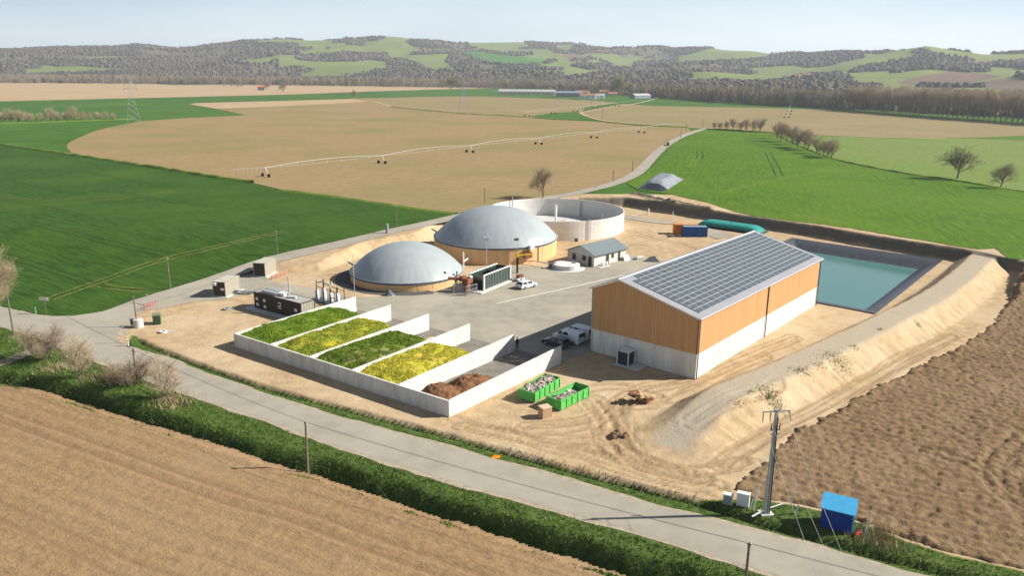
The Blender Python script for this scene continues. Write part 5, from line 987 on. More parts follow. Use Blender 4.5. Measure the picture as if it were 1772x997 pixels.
for px, py, hh, lb in ((1500, 925, 2.3, 'grey stake beside the blue hut'), (1379, 890, 1.2, 'short white stake between the concrete pole and the hut'), (1369, 875, 1.3, 'thin grey stake at the ploughed field edge')):
    t = thing('stake', lb, 'stake', at(px, py, 0)); part('shaft', MB().tube((0, 0, -.4), (.05, 0, hh), .055, .045, 7), M['galv'], t); part('brace', MB().tube((-.35, -.1, -.3), (0, 0, hh * .6), .035), M['white_metal'], t)
t = thing('red_pipe_end', 'small red pipe end at the foot of the blue hut', 'pipe', at(1484, 928, 0), R(30)); part('pipe', MB().tube((-.3, 0, .15), (.3, .1, .25), .16, n=10), M['red'], t); part('flange', MB().tube((.28, .1, .25), (.36, .11, .26), .22, n=10), M['pink_net'], t)
t = thing('plastic_bag', 'crumpled orange plastic bag on the road verge', 'bag', at(857, 792, 0), R(10)); part('bag', MB().add([(-.6, -.15, 0), (.5, -.25, 0), (.6, .2, 0), (-.4, .3, 0), (-.1, 0, .32), (.3, .05, .22)], [(0, 1, 5, 4), (1, 2, 5), (2, 3, 4, 5), (3, 0, 4)]), M['orange_bag'], t); part('knot', MB().box((.62, .02, .15), (.15, .1, .2)), M['orange_bag'], t)
# junction furniture
t = thing('town_sign', 'white rectangular place sign on a post at the road fork', 'road sign', at(80, 543, 0), R(-12)); part('post', MB().tube((0, 0, 0), (0, 0, 2.5), .05), M['pole_wood'], t); part('panel', MB().box((0, -.06, 2.6), (1.7, .05, .5)), M['white_metal'], t); part('border_strip', MB().box((.0, -.09, 2.88), (.8, .05, .1)), M['yellow'], t)
for px, py, lb in ((62, 543, 'white marker post beside the place sign'), (222, 599, 'white marker post on the grass tip of the junction')):
    t = thing('marker_post', lb, 'marker post', at(px, py, 0)); part('post', MB().tube((0, 0, -.2), (0, 0, 1.1), .1, .09, 10), M['white_metal'], t); part('band', MB().tube((0, 0, .75), (0, 0, .95), .103, .1, 10), M['steel_grey'], t)
t = thing('thin_sign_post', 'slim pale post on the grass tip of the junction', 'post', at(217, 594, 0)); part('post', MB().tube((0, 0, 0), (0, 0, 3.0), .05), M['dry_grass'], t); part('plate', MB().box((-.15, 0, 2.6), (.35, .05, .35)), M['white_metal'], t)
t = thing('concrete_well', 'round concrete well ring with a tall pole at the site entrance', 'concrete well', at(240, 566, 0)); part('drum', MB().lathe([(.75, -.1), (.75, 1.3), (.6, 1.35), (.05, 1.35)], 24), M['concrete'], t); part('pole', MB().tube((-.2, 0, 1.2), (-.25, 0, 5.2), .12, .09, 8), M['pole_wood'], t); part('box', MB().box((-1.0, .2, .8), (.5, .5, 1.0)), M['dark_band'], t)
t = thing('green_cabinet', 'dark green electrical cabinet on the dirt by the entrance', 'cabinet', at(272, 561, 0), R(20)); g = mat('cabinet_green', (.045, .075, .04), .6, .1, 2); part('housing', MB().box((0, .3, .75), (1.1, 1.5, 1.5)), g, t); part('roof', MB().box((0, .3, 1.56), (1.25, 1.65, .1)), mat('cabinet_roof', (.17, .21, .13), .6, .1, 2), t); part('door', MB().box((-.03, -.47, .75), (.9, .04, 1.3)), g, t)
def net(px0, px1, lb):
    a, b = G(*px0, 0), G(*px1, 0); t = thing('barrier_net', lb, 'barrier net', (a[0], a[1], 0)); v = b - a; n = 5
    for k in range(n): q = v * k / (n - 1); part('stake', MB().tube((q[0], q[1], 0), (q[0], q[1], 1.0), .03), M['pole_wood'], t)
    mb = MB()
    for k in range(5): mb.tube((0, 0, .15 + .18 * k), (v[0], v[1], .1 + .2 * k), .018, n=4)
    for k in range(16): q = v * k / 15; mb.tube((q[0], q[1], .12), (q[0] + .1, q[1], .95), .015, n=4)
    part('mesh', mb, M['pink_net'], t)
net((250, 536), (270, 528), 'pink barrier net stretched beside the entrance road'); net((470, 484), (500, 474), 'pink barrier net lying at the foot of the earth bank')
for px, py, lb in ((392, 536, 'grey tyre and hose lying on the dirt before the container'), (282, 576, 'white slab scrap lying on the dirt by the ditch')):
    t = thing('scrap', lb, 'scrap', at(px, py, 0), R(20)); part('ring', MB().lathe([(.35, .05), (.6, .05), (.6, .3), (.35, .3), (.35, .05)], 18), M['steel_grey'] if px > 300 else M['concrete'], t); part('bar', MB().box((1.0, .1, .1), (1.2, .3, .16)), M['concrete'], t)
r = random.Random(12); t = thing('cable_heap', 'tangled white cables and pipes between the beige container and the dark one', 'cables', at(424, 508, 0))
for k in range(7):
    pts = [(r.uniform(-2.2, 2.2), r.uniform(-1, 1), r.uniform(.05, .5)) for _ in range(5)]; part('cable', MB().path(pts, .07, 5), M['galv'] if k % 2 else M['dark_band'], t)

M['hedge_dark'] = rand_tint(mat('hedge_dark', (.095, .085, .07), .95, .2, .05), .2)
# ================================================================== TREES
def bare_tree(seed, h, lens, kids, tilt, up=.2, tr=None, tipr=.012, first=.3, jit=.13):
    # lens: branch length per level as a share of the height; tilt: how far each level leans off its parent
    r = np.random.default_rng(seed); T = MB(); segs = []; tr = tr or h * .026; top = len(kids)
    def grow(p, d, ln, ra, lv):
        n = 3 if lv < 2 else 2; q = np.array(p, float); d = np.array(d, float); pts = [q.copy()]
        for i in range(n):
            d = d + r.normal(0, jit if lv else .06, 3) + np.array([0, 0, up * .15]); d /= np.linalg.norm(d); q = q + d * ln / n; pts.append(q.copy())
        r1 = max(tipr, ra * (.55 if lv else .7))
        for i in range(n):
            a, b = ra + (r1 - ra) * i / n, ra + (r1 - ra) * (i + 1) / n
            if lv < 2: T.tube(pts[i], pts[i + 1], a, b, 6, cap=False)
            else: segs.append((pts[i], pts[i + 1], a, b))
        if lv >= top: return
        ph = r.uniform(0, 6.28); f0 = first if lv == 0 else .25
        for k in range(kids[lv]):
            f = f0 + (1 - f0) * (k + r.random()) / kids[lv]; i = min(n - 1, int(f * n)); bp = pts[i] + (pts[i + 1] - pts[i]) * (f * n - i)
            a = ph + 2.4 * k + r.uniform(-.4, .4); e1 = np.cross(d, [0, 0, 1.]) if abs(d[2]) < .95 else np.array([1., 0, 0]); e1 /= np.linalg.norm(e1); e2 = np.cross(d, e1); t = tilt[lv] * r.uniform(.55, 1.2) * (1.15 - .45 * f if lv == 0 else 1)
            nd = d * math.cos(t) + (e1 * math.cos(a) + e2 * math.sin(a)) * math.sin(t); nd[2] += up * .25; nd /= np.linalg.norm(nd)
            grow(bp, nd, h * lens[lv + 1] * r.uniform(.7, 1.2), max(tipr, (ra + (r1 - ra) * f) * .6), lv + 1)
    grow((0, 0, 0), (r.normal(0, .04), r.normal(0, .04), 1), h * lens[0], tr, 0)
    A = np.array([s[0] for s in segs]); B = np.array([s[1] for s in segs]); ra = np.array([s[2] for s in segs]); rb = np.array([s[3] for s in segs])
    D = B - A; D /= np.linalg.norm(D, axis=1)[:, None]; up_ = np.where(np.abs(D[:, 2:3]) < .9, [[0, 0, 1.]], [[1., 0, 0]]); U = np.cross(D, up_); U /= np.linalg.norm(U, axis=1)[:, None]; W_ = np.cross(D, U); V = []
    for P_, r_ in ((A, ra), (B, rb)):
        for k in range(3): a = 2 * math.pi * k / 3; V.append(P_ + (U * math.cos(a) + W_ * math.sin(a)) * r_[:, None])
    V = np.stack(V, 1).reshape(-1, 3); o = np.arange(len(A))[:, None] * 6; F = np.concatenate([o + np.array([[k, (k + 1) % 3, 3 + (k + 1) % 3, 3 + k]]) for k in range(3)])
    s = h / max(np.percentile(V[:, 2], 99.5), 1e-3); V *= s; T.V = [(a * s, b * s, c * s) for a, b, c in T.V]
    return T, V, F
PROTO = {}
def proto(key, mtw, *a, **k):
    T, V, F = bare_tree(*a, **k); PROTO[key] = (T.mesh('trunk', M['bark']), big_mesh('crown', V, F, M[mtw]))
OAK = ([.34, .36, .20, .13, .085, .05], [10, 5, 5, 4, 3], [1.0, .7, .7, .7, .7])
proto('oak', 'twig_dark', 3, 11.0, *OAK, up=.25, tipr=.013, first=.5); proto('oak2', 'twig', 8, 9.0, *OAK, up=.3, tipr=.012, first=.45)
HDG = ([.3, .42, .22, .13, .08], [9, 6, 5, 4], [.75, .6, .6, .6])
proto('hedge', 'twig', 15, 9.0, *HDG, up=.5, tipr=.02, first=.15); proto('hedge2', 'twig', 16, 9.0, *HDG, up=.4, tipr=.02, first=.15)
proto('bush', 'twig', 21, 5.0, [.12, .55, .26, .15, .09, .05], [12, 6, 5, 4, 3], [.75, .6, .6, .6, .6], up=.4, tr=.10, tipr=.008, first=.05)
proto('birch', 'twig_pale', 22, 6.0, [.55, .40, .22, .13, .08, .05], [13, 5, 5, 4, 2], [.75, .55, .55, .6, .6], up=.5, tr=.09, tipr=.008, first=.12)
proto('birch2', 'twig_pale', 27, 14.0, [.62, .36, .20, .12, .07, .045], [16, 6, 5, 4, 3], [.65, .5, .5, .55, .6], up=.6, tr=.2, tipr=.012, first=.15)
proto('pale', 'twig_pale', 31, 9.0, *HDG, up=.5, tipr=.03, first=.1)
POP = ([.80, .26, .13, .07, .04], [24, 5, 4, 3], [.6, .5, .5, .5])
proto('poplar', 'poplar', 41, 26.0, *POP, up=.7, tr=.26, tipr=.045, first=.28); proto('poplar2', 'poplar', 42, 26.0, *POP, up=.7, tr=.26, tipr=.045, first=.35)
def tree(key, p, h, label, name='bare_tree', group=None, ref=None, rz=None, wide=1.0):
    ref = ref or {'oak': 11, 'oak2': 9, 'hedge': 9, 'hedge2': 9, 'bush': 5, 'birch': 6, 'birch2': 14, 'pale': 9, 'poplar': 26, 'poplar2': 26, 'poplar3': 22}[key]
    t = thing(name, label, 'shrub' if name == 'bare_shrub' else 'tree', p, random.uniform(0, 6.28) if rz is None else rz, group); s = h / ref; t.scale = (s * wide, s * wide, s)
    link('trunk', PROTO[key][0], t); link('crown', PROTO[key][1], t); return t
tree('oak', at(1656, 309), 11.8, 'big round-crowned bare oak on the line between the two green fields'); tree('oak2', at(1731, 325), 8.6, 'smaller bare tree beside the big oak'); tree('oak2', at(940, 342), 9.6, 'lone bare tree beside the lane behind the open tank')
tree('bush', (-66.5, 103.2, -.6), 5.6, 'dense brown roadside shrub at the road fork', 'bare_shrub', wide=1.1); tree('birch', (-57.5, 97.0, -1.0), 7.4, 'pale many-branched young tree between the two roadside shrubs'); tree('bush', (-49.8, 95.2, -1.2), 5.0, 'reddish brown shrub by the small pole with crossarm', 'bare_shrub', wide=1.25)
tree('birch', (-43.2, 91.0, -1.2), 7.0, 'pale leafless young tree with dry grass at its foot by the road'); tree('birch2', (-80.5, 115.2, 0), 14.5, 'tall pale bare tree beside the wooden pole'); tree('birch2', (-77.8, 108.5, 0), 11.5, 'second tall bare tree behind the grass corner', wide=.9)
for k, (px, py, h) in enumerate(((1345, 240, 10), (1352, 244, 10.5), (1362, 246, 9.5), (1371, 250, 10), (1380, 255, 9.5), (1391, 257, 10), (1398, 260, 9.5), (1413, 266, 8.5), (1424, 270, 7), (1432, 272, 8), (1438, 274, 9))): tree(('hedge', 'hedge2', 'oak2')[k % 3], at(px, py), h, 'bushy bare tree in the row bordering the bright green field', group='row of bare trees on the field border')
for k, (px, py, h) in enumerate(((1236, 223.5, 5), (1246, 224, 5), (1257, 224.5, 6), (1268, 225, 8), (1281, 226, 6.5), (1291, 226.5, 8), (1304, 227.5, 8), (1315, 228.5, 9.5))): tree(('hedge', 'hedge2')[k % 2], at(px, py), h, 'low bare shrub on the far edge of the bright green field', 'bare_shrub', 'low shrubs along the far field edge')
for k in range(15): px = 3 + k * 14 + random.uniform(-4, 4); tree('pale', at(px, 213.5 - .03 * px), random.uniform(6, 10.5) * (1 if px < 150 else .8), 'thin pale bare tree in the hedge row near the lattice pylon', group='hedge row by the lattice pylon')
for k, (px, py, h) in enumerate(((6, 141, 18), (50, 141, 13), (111, 140.8, 11), (121, 140.8, 13), (149, 140, 10), (181, 140, 12))): tree('oak2', at(px, py), h, 'small isolated tree in the row on the distant tan field', group='isolated trees on the distant tan field')
for k, (px, py, h) in enumerate(((387, 150, 14), (400, 150, 12), (410, 151, 10), (418, 151, 9), (462, 155, 15), (490, 159, 16), (615, 170, 11))): tree('oak2', at(px, py), h, 'bare tree near the distant red roofed shed', group='bare trees near the red roofed shed')
proto('budding', 'spring_leaf', 51, 20.0, *HDG, up=.5, tr=.4, tipr=.12, first=.1)
tree('budding', at(780, 155), 30, 'yellow green budding tree at the edge of the far wood', ref=20); tree('budding', at(1071, 165), 34, 'tall yellow green willow rising behind the village', ref=20, wide=.9)
# poplar plantation on the right: rows parallel to the field edge
pa, pb = G(1455, 191), G(1830, 219); dv_ = (pb - pa); pn = np.array([-dv_[1], dv_[0]]) / np.hypot(*dv_); pn = pn if pn[1] > 0 else -pn
for row in range(4):
    n = 44
    for k in range(n):
        q = pa + dv_ * ((k + .5 * (row % 2)) / n) + pn * (6 + row * 9.0 + random.uniform(-1.0, 1.0)); tree(('poplar', 'poplar2')[random.random() < .5], (q[0], q[1], NATH), random.uniform(22, 27), 'slender bare poplar in the dense plantation beyond the brown field', 'poplar_tree', 'poplar plantation')

# ================================================================== HILLS, WOODS
RIDGE = [(-500, 88), (-200, 84), (0, 82), (100, 80), (200, 77), (240, 73), (300, 79), (370, 76), (430, 71), (500, 68), (600, 66), (700, 67), (800, 69), (900, 68), (1000, 71), (1100, 81), (1160, 85), (1225, 83), (1320, 90), (1400, 91), (1500, 87), (1560, 83), (1600, 78), (1640, 82), (1700, 86), (1772, 83), (1950, 80), (2300, 84)]
BASE = [(-500, 2500), (0, 2350), (350, 2150), (600, 2000), (850, 1850), (1000, 1600), (1130, 1300), (1250, 1120), (1450, 980), (1600, 900), (1772, 850), (2300, 820)]
PEAK = [(-500, 4300), (0, 4200), (400, 4400), (800, 4300), (1100, 4600), (1300, 4300), (1500, 3300), (1650, 3000), (1772, 2900), (2300, 2900)]
npx = np.linspace(-520, 2320, 900); gr_ = np.concatenate([np.linspace(0, 1, 150), [1.15, 1.4, 1.9]])
azs = np.array([math.atan2(*ray(p, 110)[:2]) for p in npx])     # bearing of every column, from +y towards +x
base = np.interp(npx, *zip(*BASE)); peak = np.interp(npx, *zip(*PEAK)); ry = np.interp(npx, *zip(*RIDGE))
el = np.array([math.atan2(ray(p, y_)[2], math.hypot(*ray(p, y_)[:2])) for p, y_ in zip(npx, ry)]); ridge_h = CAMH + np.tan(el) * peak - 14
HX = np.empty((len(gr_), len(npx))); HY = HX.copy(); HZ = HX.copy()
for i, g in enumerate(gr_):
    rad = base + (peak - base) * g; HX[i] = rad * np.sin(azs); HY[i] = rad * np.cos(azs)
    f = sstep(-.05, 1, np.full(len(npx), min(g, 1))) if g <= 1 else 1 - .25 * (g - 1)
    HZ[i] = f
nse = fbm(HX / 620, HY / 620, 80, 4); val = np.abs(fbm(HX / 900, HY / 900, 83, 3) - .5) * 2
gg = np.clip(gr_, 0, 1)[:, None]
HZ = NATH - .4 + (ridge_h[None, :] - NATH) * np.clip(HZ * (.62 + .75 * nse) * (1 - (1 - gg) * .45 * (1 - val)), 0, 1.0) * np.where(gg >= .97, 1, 1)
HZ = HZ + 26 * (fbm(HX / 240, HY / 240, 84, 3) - .5) * sstep(.05, .3, gg); blend = sstep(.86, .99, gg); HZ = HZ * (1 - blend) + blend * (NATH + (ridge_h[None, :] - NATH) * (np.where(gr_[:, None] > 1, 1 - .4 * (gr_[:, None] - 1), 1.0) - .02 * nse))
# land use painted per vertex: open fields on the slopes, from the photograph
GREENS = [[(513, 132), (575, 124), (602, 108), (636, 105), (655, 124), (619, 132)], [(647, 96), (691, 93), (783, 93), (776, 108), (800, 125), (739, 122), (711, 106), (677, 101)], [(912, 118), (991, 103), (974, 113), (957, 120)], [(623, 72), (677, 66), (711, 71), (701, 81), (636, 83)], [(807, 71), (858, 66), (909, 71), (926, 83), (841, 88), (807, 81)], [(909, 86), (953, 84), (967, 95), (923, 96)], [(555, 84), (589, 83), (599, 91), (565, 96)], [(500, 72), (541, 67), (578, 74), (537, 79)], [(512, 130), (600, 118), (600, 135), (525, 139)], [(1049, 106), (1100, 106), (1100, 120), (1059, 117)], [(1172, 96), (1223, 84), (1284, 84), (1342, 91), (1332, 100), (1257, 103), (1213, 110), (1172, 106)], [(1319, 120), (1377, 117), (1363, 125), (1325, 129)], [(1489, 96), (1564, 91), (1598, 96), (1530, 103)], [(1472, 112), (1513, 113), (1499, 118)], [(1479, 124), (1557, 120), (1551, 127), (1496, 129)], [(1540, 137), (1650, 120), (1620, 127), (1557, 140)], [(1650, 120), (1718, 113), (1772, 120), (1790, 127), (1731, 125)], [(1626, 95), (1656, 91), (1649, 101)], [(1656, 98), (1694, 98), (1697, 103), (1660, 103)], [(1663, 86), (1718, 84), (1724, 98), (1683, 96)], [(1472, 144), (1540, 144), (1533, 151), (1479, 151)], [(1560, 113), (1615, 113), (1612, 118), (1566, 118)], [(1438, 130), (1500, 131), (1490, 140)]]
BRIGHT = [[(793, 91), (824, 88), (875, 93), (954, 103), (940, 112), (909, 115), (851, 112), (817, 101)]]
BROWNS = [[(971, 96), (991, 89), (1025, 101), (984, 105)], [(1554, 141), (1643, 122), (1738, 130), (1663, 147), (1598, 151), (1564, 146)], [(1663, 149), (1748, 132), (1800, 136), (1800, 160), (1704, 153)], [(1595, 105), (1735, 105), (1718, 113), (1615, 113)]]
hp_ = np.stack(PIX(HX, HY, HZ), -1).reshape(-1, 2); jit = np.stack([fbm(HX / 90, HY / 90, 90) - .5, fbm(HX / 90, HY / 90, 91) - .5], -1).reshape(-1, 2) * np.array([9, 4]); hq = hp_ + jit
gm_ = np.zeros(len(hq)); bm_ = gm_.copy(); br_ = gm_.copy()
for q in GREENS: gm_ = np.maximum(gm_, inside(hq, q))
for q in BRIGHT: br_ = np.maximum(br_, inside(hq, q))
for q in BROWNS: bm_ = np.maximum(bm_, inside(hq, q))
rnd = (fbm(HX / 260, HY / 260, 95, 3).ravel() > np.where(hp_[:, 0] > 480, .53, .66)) & (np.repeat(gr_, len(npx)) > .15); gm_ = np.maximum(gm_, rnd)
hm = mat('hill_wood', (.17, .135, .095), .95, 0, .011, 0, col2=(.12, .102, .075), big=(.0045, (.115, .13, .052), .9)); attr_mix(hm, 'meadow', (.145, .20, .05), (.012, .25), .2, col2=(.20, .225, .075)); attr_mix(hm, 'bright', (.07, .19, .035), (.01, .05), .2); attr_mix(hm, 'tilled', (.17, .115, .085), (.01, .1), .2)
ii = np.arange(HX.size).reshape(HX.shape); HF = np.stack([ii[:-1, :-1], ii[:-1, 1:], ii[1:, 1:], ii[1:, :-1]], -1).reshape(-1, 4)
me = big_mesh('hills', np.stack([HX, HY, HZ], -1).reshape(-1, 3), HF, hm, True)
for an, av in (('meadow', gm_), ('bright', br_), ('tilled', bm_)): me.attributes.new(an, 'FLOAT', 'POINT').data.foreach_set('value', av.astype(np.float32))
link('hills', me)['kind'] = 'structure'
# woods: thousands of leafless crowns, each a spray of twig-like slivers
def wood(name, label, pts, hgt, wid, m, seed, k=16):          # nearer: sprays of thin upward twigs over bare stems
    r = np.random.default_rng(seed); n = len(pts); h = hgt * r.uniform(.65, 1.25, n); w_ = wid * r.uniform(.7, 1.3, n)
    a = r.uniform(0, 2 * np.pi, (n, k)); rr_ = np.sqrt(r.uniform(0, 1, (n, k))); zz = r.uniform(.28, .88, (n, k)); env = np.sqrt(np.clip(1 - ((zz - .55) / .5) ** 2, .05, 1)); st = r.random((n, k)) < .12
    c = np.stack([np.cos(a) * rr_ * env * w_[:, None], np.sin(a) * rr_ * env * w_[:, None], zz * h[:, None]], -1); c[..., 2] = np.where(st, .3 * h[:, None], c[..., 2]); c[..., :2] *= np.where(st, .35, 1)[..., None]
    b = r.uniform(0, 2 * np.pi, (n, k)); d = np.stack([np.cos(b), np.sin(b), 0 * b], -1) * np.where(st, .2, wid * .065)[..., None]; L_ = np.where(st, h[:, None] * .32, h[:, None] * r.uniform(.10, .2, (n, k)))
    tip = np.stack([np.cos(a) * rr_ * .5 * ~st, np.sin(a) * rr_ * .5 * ~st, 1 + 0 * a], -1) * L_[..., None]; c = c + pts[:, None, :]
    V = np.stack([c - d - tip, c + d - tip, c + tip], 2).reshape(-1, 3); o = link(name, big_mesh(name, V, np.arange(len(V)).reshape(-1, 3), m)); return tag(o, label, 'wood', kind='stuff')
def far_wood(name, label, pts, hgt, wid, m, seed):           # far: small uneven crowns
    r = np.random.default_rng(seed); n = len(pts); h = hgt * r.uniform(.55, 1.3, n); w_ = wid * r.uniform(.5, 1.5, n); q = 5
    ang = 2 * np.pi * np.arange(q) / q + r.uniform(0, 6.28, (n, 1)); V = np.empty((n, 2 * q + 1, 3))
    for j, (rf_, zf_) in enumerate(((1.0, .1), (.72, .78))):
        rr_ = rf_ * w_[:, None] * r.uniform(.7, 1.3, (n, q)); V[:, j * q:(j + 1) * q, 0] = np.cos(ang) * rr_; V[:, j * q:(j + 1) * q, 1] = np.sin(ang) * rr_; V[:, j * q:(j + 1) * q, 2] = h[:, None] * zf_ * r.uniform(.8, 1.2, (n, q))
    V[:, 2 * q] = np.column_stack([r.normal(0, .2, (n, 2)) * w_[:, None], h]); V += pts[:, None, :]
    f = []
    for i in range(q): i1 = (i + 1) % q; f += [(i, i1, q + i1), (i, q + i1, q + i), (q + i, q + i1, 2 * q)]
    F = (np.arange(n)[:, None, None] * (2 * q + 1) + np.array(f)[None]).reshape(-1, 3); o = link(name, big_mesh(name, V.reshape(-1, 3), F, m, True)); return tag(o, label, 'wood', kind='stuff')
r = np.random.default_rng(5); open_ = np.maximum(np.maximum(gm_, br_), bm_).reshape(HX.shape) > .5
area_w = ((base + (peak - base) * .5)[None, :] * (peak - base)[None, :] * np.diff(gr_, prepend=0)[:, None]).clip(0); clump = sstep(.44, .56, fbm(HX / 190, HY / 190, 97, 4)) + .10; pw = (area_w * clump * (~open_) * (gr_ <= 1.0)[:, None]).ravel(); pw /= pw.sum()
pick = r.choice(HX.size, 42000, p=pw); pts = np.stack([HX.ravel()[pick], HY.ravel()[pick], HZ.ravel()[pick]], 1) + np.column_stack([r.uniform(-9, 9, (42000, 2)), np.zeros(42000)])
far_wood('hill_wood', 'brown leafless woodland covering the hills', pts, 9.0, 5.4, M['far_wood'], 6)
# hedges round the open fields
edge = open_ & ~(np.roll(open_, 1, 1) & np.roll(open_, -1, 1) & np.roll(open_, 1, 0) & np.roll(open_, -1, 0)); edge &= (gr_ < 1)[:, None]
ei = np.flatnonzero(edge); ei = r.choice(ei, min(len(ei), 5000), replace=False); far_wood('hedge_wood', 'dark hedges and tree lines between the hill meadows', np.stack([HX.ravel()[ei], HY.ravel()[ei], HZ.ravel()[ei]], 1), 9, 6, M['hedge_dark'], 7)
# tree belt along the foot of the hills
cols = np.linspace(-480, 2280, 3400); bx = np.interp(cols, npx, base); az_ = np.interp(cols, npx, azs); off = r.uniform(-60, 110, len(cols)) * np.clip(bx / 1500, .6, 1.2); rad = bx + off - 20
bp_ = np.stack([rad * np.sin(az_), rad * np.cos(az_), np.full(len(cols), NATH)], 1); keep_ = (cols < 1400)
wood('river_wood', 'belt of grey brown bare trees along the foot of the hills', bp_[keep_], 19, 6.0, M['belt'], 8, 90)
for nm, lb, mm, n, sd, hh in (('evergreen_clump', 'dark evergreen trees dotted in the woods', M['evergreen'], 420, 10, 13), ('budding_clump', 'yellowish budding trees dotted in the tree belt', M['spring_leaf'], 260, 11, 15)):
    src = bp_[keep_] if sd == 11 else np.vstack([pts[:3000], bp_[keep_][::6]]); wood(nm, lb, src[r.choice(len(src), n, replace=False)], hh, 5.5, mm, sd, 120)
# woods right behind the poplars and round the village
q = []
for k in range(620):
    s_ = r.uniform(-.55, 1.15); d_ = r.uniform(90, 190) if s_ > 0 else r.uniform(12, 110); c_ = pa + dv_ * s_ + pn * d_; q.append((c_[0], c_[1], NATH))
q = np.array(q); ok = np.array([PIX(a, b, c)[0] > 1140 for a, b, c in q]); wood('mixed_wood', 'mixed bare wood behind the poplar plantation', q[ok], 17, 5.0, M['belt'], 12, 130)
# ================================================================== FAR BUILDINGS AND MACHINES
def house(name, label, px, py, L, Wd, He, Hr, rz, mw, mr, cat='house', wins=4, group=None):
    p = at(px, py); t = thing(name, label, cat, p, rz, group)
    part('wall', MB().b2(-L / 2, -Wd / 2, -.5, L / 2, Wd / 2, He).prism([(-Wd / 2, He), (Wd / 2, He), (0, Hr - .1)], 'x', -L / 2 + .02, L / 2 - .02), mw, t)
    part('roof', MB().add([(-L / 2 - .4, -Wd / 2 - .4, He - .1), (L / 2 + .4, -Wd / 2 - .4, He - .1), (L / 2 + .4, 0, Hr + .1), (-L / 2 - .4, 0, Hr + .1), (L / 2 + .4, Wd / 2 + .4, He - .1), (-L / 2 - .4, Wd / 2 + .4, He - .1)], [(0, 1, 2, 3), (3, 2, 4, 5)]), mr, t)
    for k in range(wins):
        xx = -L / 2 + (k + .5) * L / wins; f = part('window', MB().box((xx, -Wd / 2 - .03, He * .55), (min(1.2, L / wins * .5), .1, He * .35)), M['dark_open'], t)
    if cat == 'house': part('chimney', MB().box((L * .25, 0, Hr + .4), (.7, .7, 1.4)), mw, t)
    return t
p = house('farm_building', 'long grey livestock shed with open dark side beyond the fields', 912, 163.5, 92, 17, 5.2, 8.6, R(-4), M['cream'], M['far_steel'], 'farm building', 12)
house('farm_shed', 'blue grey steel shed with brown roof next to the village', 985, 167, 40, 16, 6.0, 8.2, R(-6), M['far_blue'], M['far_blue'], 'shed', 0)
house('workshop', 'white workshop with red roof edge at the village', 1017, 171, 22, 14, 5.5, 7.5, R(-8), M['car_white'], M['tile'], 'workshop', 3); house('workshop', 'second white hall with pale roof beside the red edged one', 1035, 170.5, 18, 14, 5.0, 7.0, R(-8), M['car_white'], M['far_steel'], 'workshop', 2)
for k, (px, py, L, He, lb) in enumerate(((1008, 163, 22, 4, 'low brown roofed house behind the steel shed'), (1045, 163, 16, 5, 'small tiled house behind the white hall'), (1060, 166, 14, 4, 'cream house at the middle of the village'), (1088, 162, 18, 7, 'tall cream house with pink roof at the village end'), (1100, 163, 22, 6.5, 'long cream house with tiled roof among the trees'), (1118, 163, 14, 6, 'pinkish house beside the village lane'), (1128, 164, 12, 6, 'white gabled house next to the dark evergreens'), (1108, 169.5, 34, 4, 'long grey blue shed below the village houses'))):
    house('village_house', lb, px, py, L, 11, He, He + 2.6, R(-10 + 7 * k), M['cream'] if k != 7 else M['far_blue'], M['tile'] if k != 7 else M['far_steel'], 'house' if k != 7 else 'shed', 3)
house('field_barn', 'small dark barn with red roof on the distant tan field', 452, 156, 11, 9, 5, 7, R(20), M['dark_band'], M['red'], 'barn', 0); house('white_farmhouse', 'lone white farmhouse at the foot of the wooded hills', 192, 136, 34, 16, 7, 12, R(5), M['car_white'], M['tile'], 'house', 4)
def hill_point(px, py):
    d = np.abs(hp_ - np.array([px, py])); return np.argmin(d[:, 0] + 2 * d[:, 1] + np.repeat(np.where(gr_ <= 1, 0, 999), len(npx)))
for px, py, L, lb in ((697, 81, 34, 'bright white house on the meadow crest'), (722, 86, 26, 'cream house in the trees below the crest'), (735, 86, 22, 'second cream house beside the hilltop hamlet'), (1378, 134, 30, 'pale farmhouse on the lower slope above the poplars'), (1395, 134, 26, 'cream barn beside the pale farmhouse'), (1408, 135, 24, 'grey roofed shed next to the cream barn'), (1078, 99, 26, 'hamlet house on the wooded slope'), (1090, 97, 22, 'white hamlet house above the village')):
    k = hill_point(px, py); v = (HX.ravel()[k], HY.ravel()[k], HZ.ravel()[k]); t = house('hill_house', lb, 886, 300, L * .62, 11, 6, 9.5, R(10), M['car_white'] if 'white' in lb else M['cream'], M['tile'] if 'grey' not in lb else M['far_steel'], 'house', 2); t.location = v
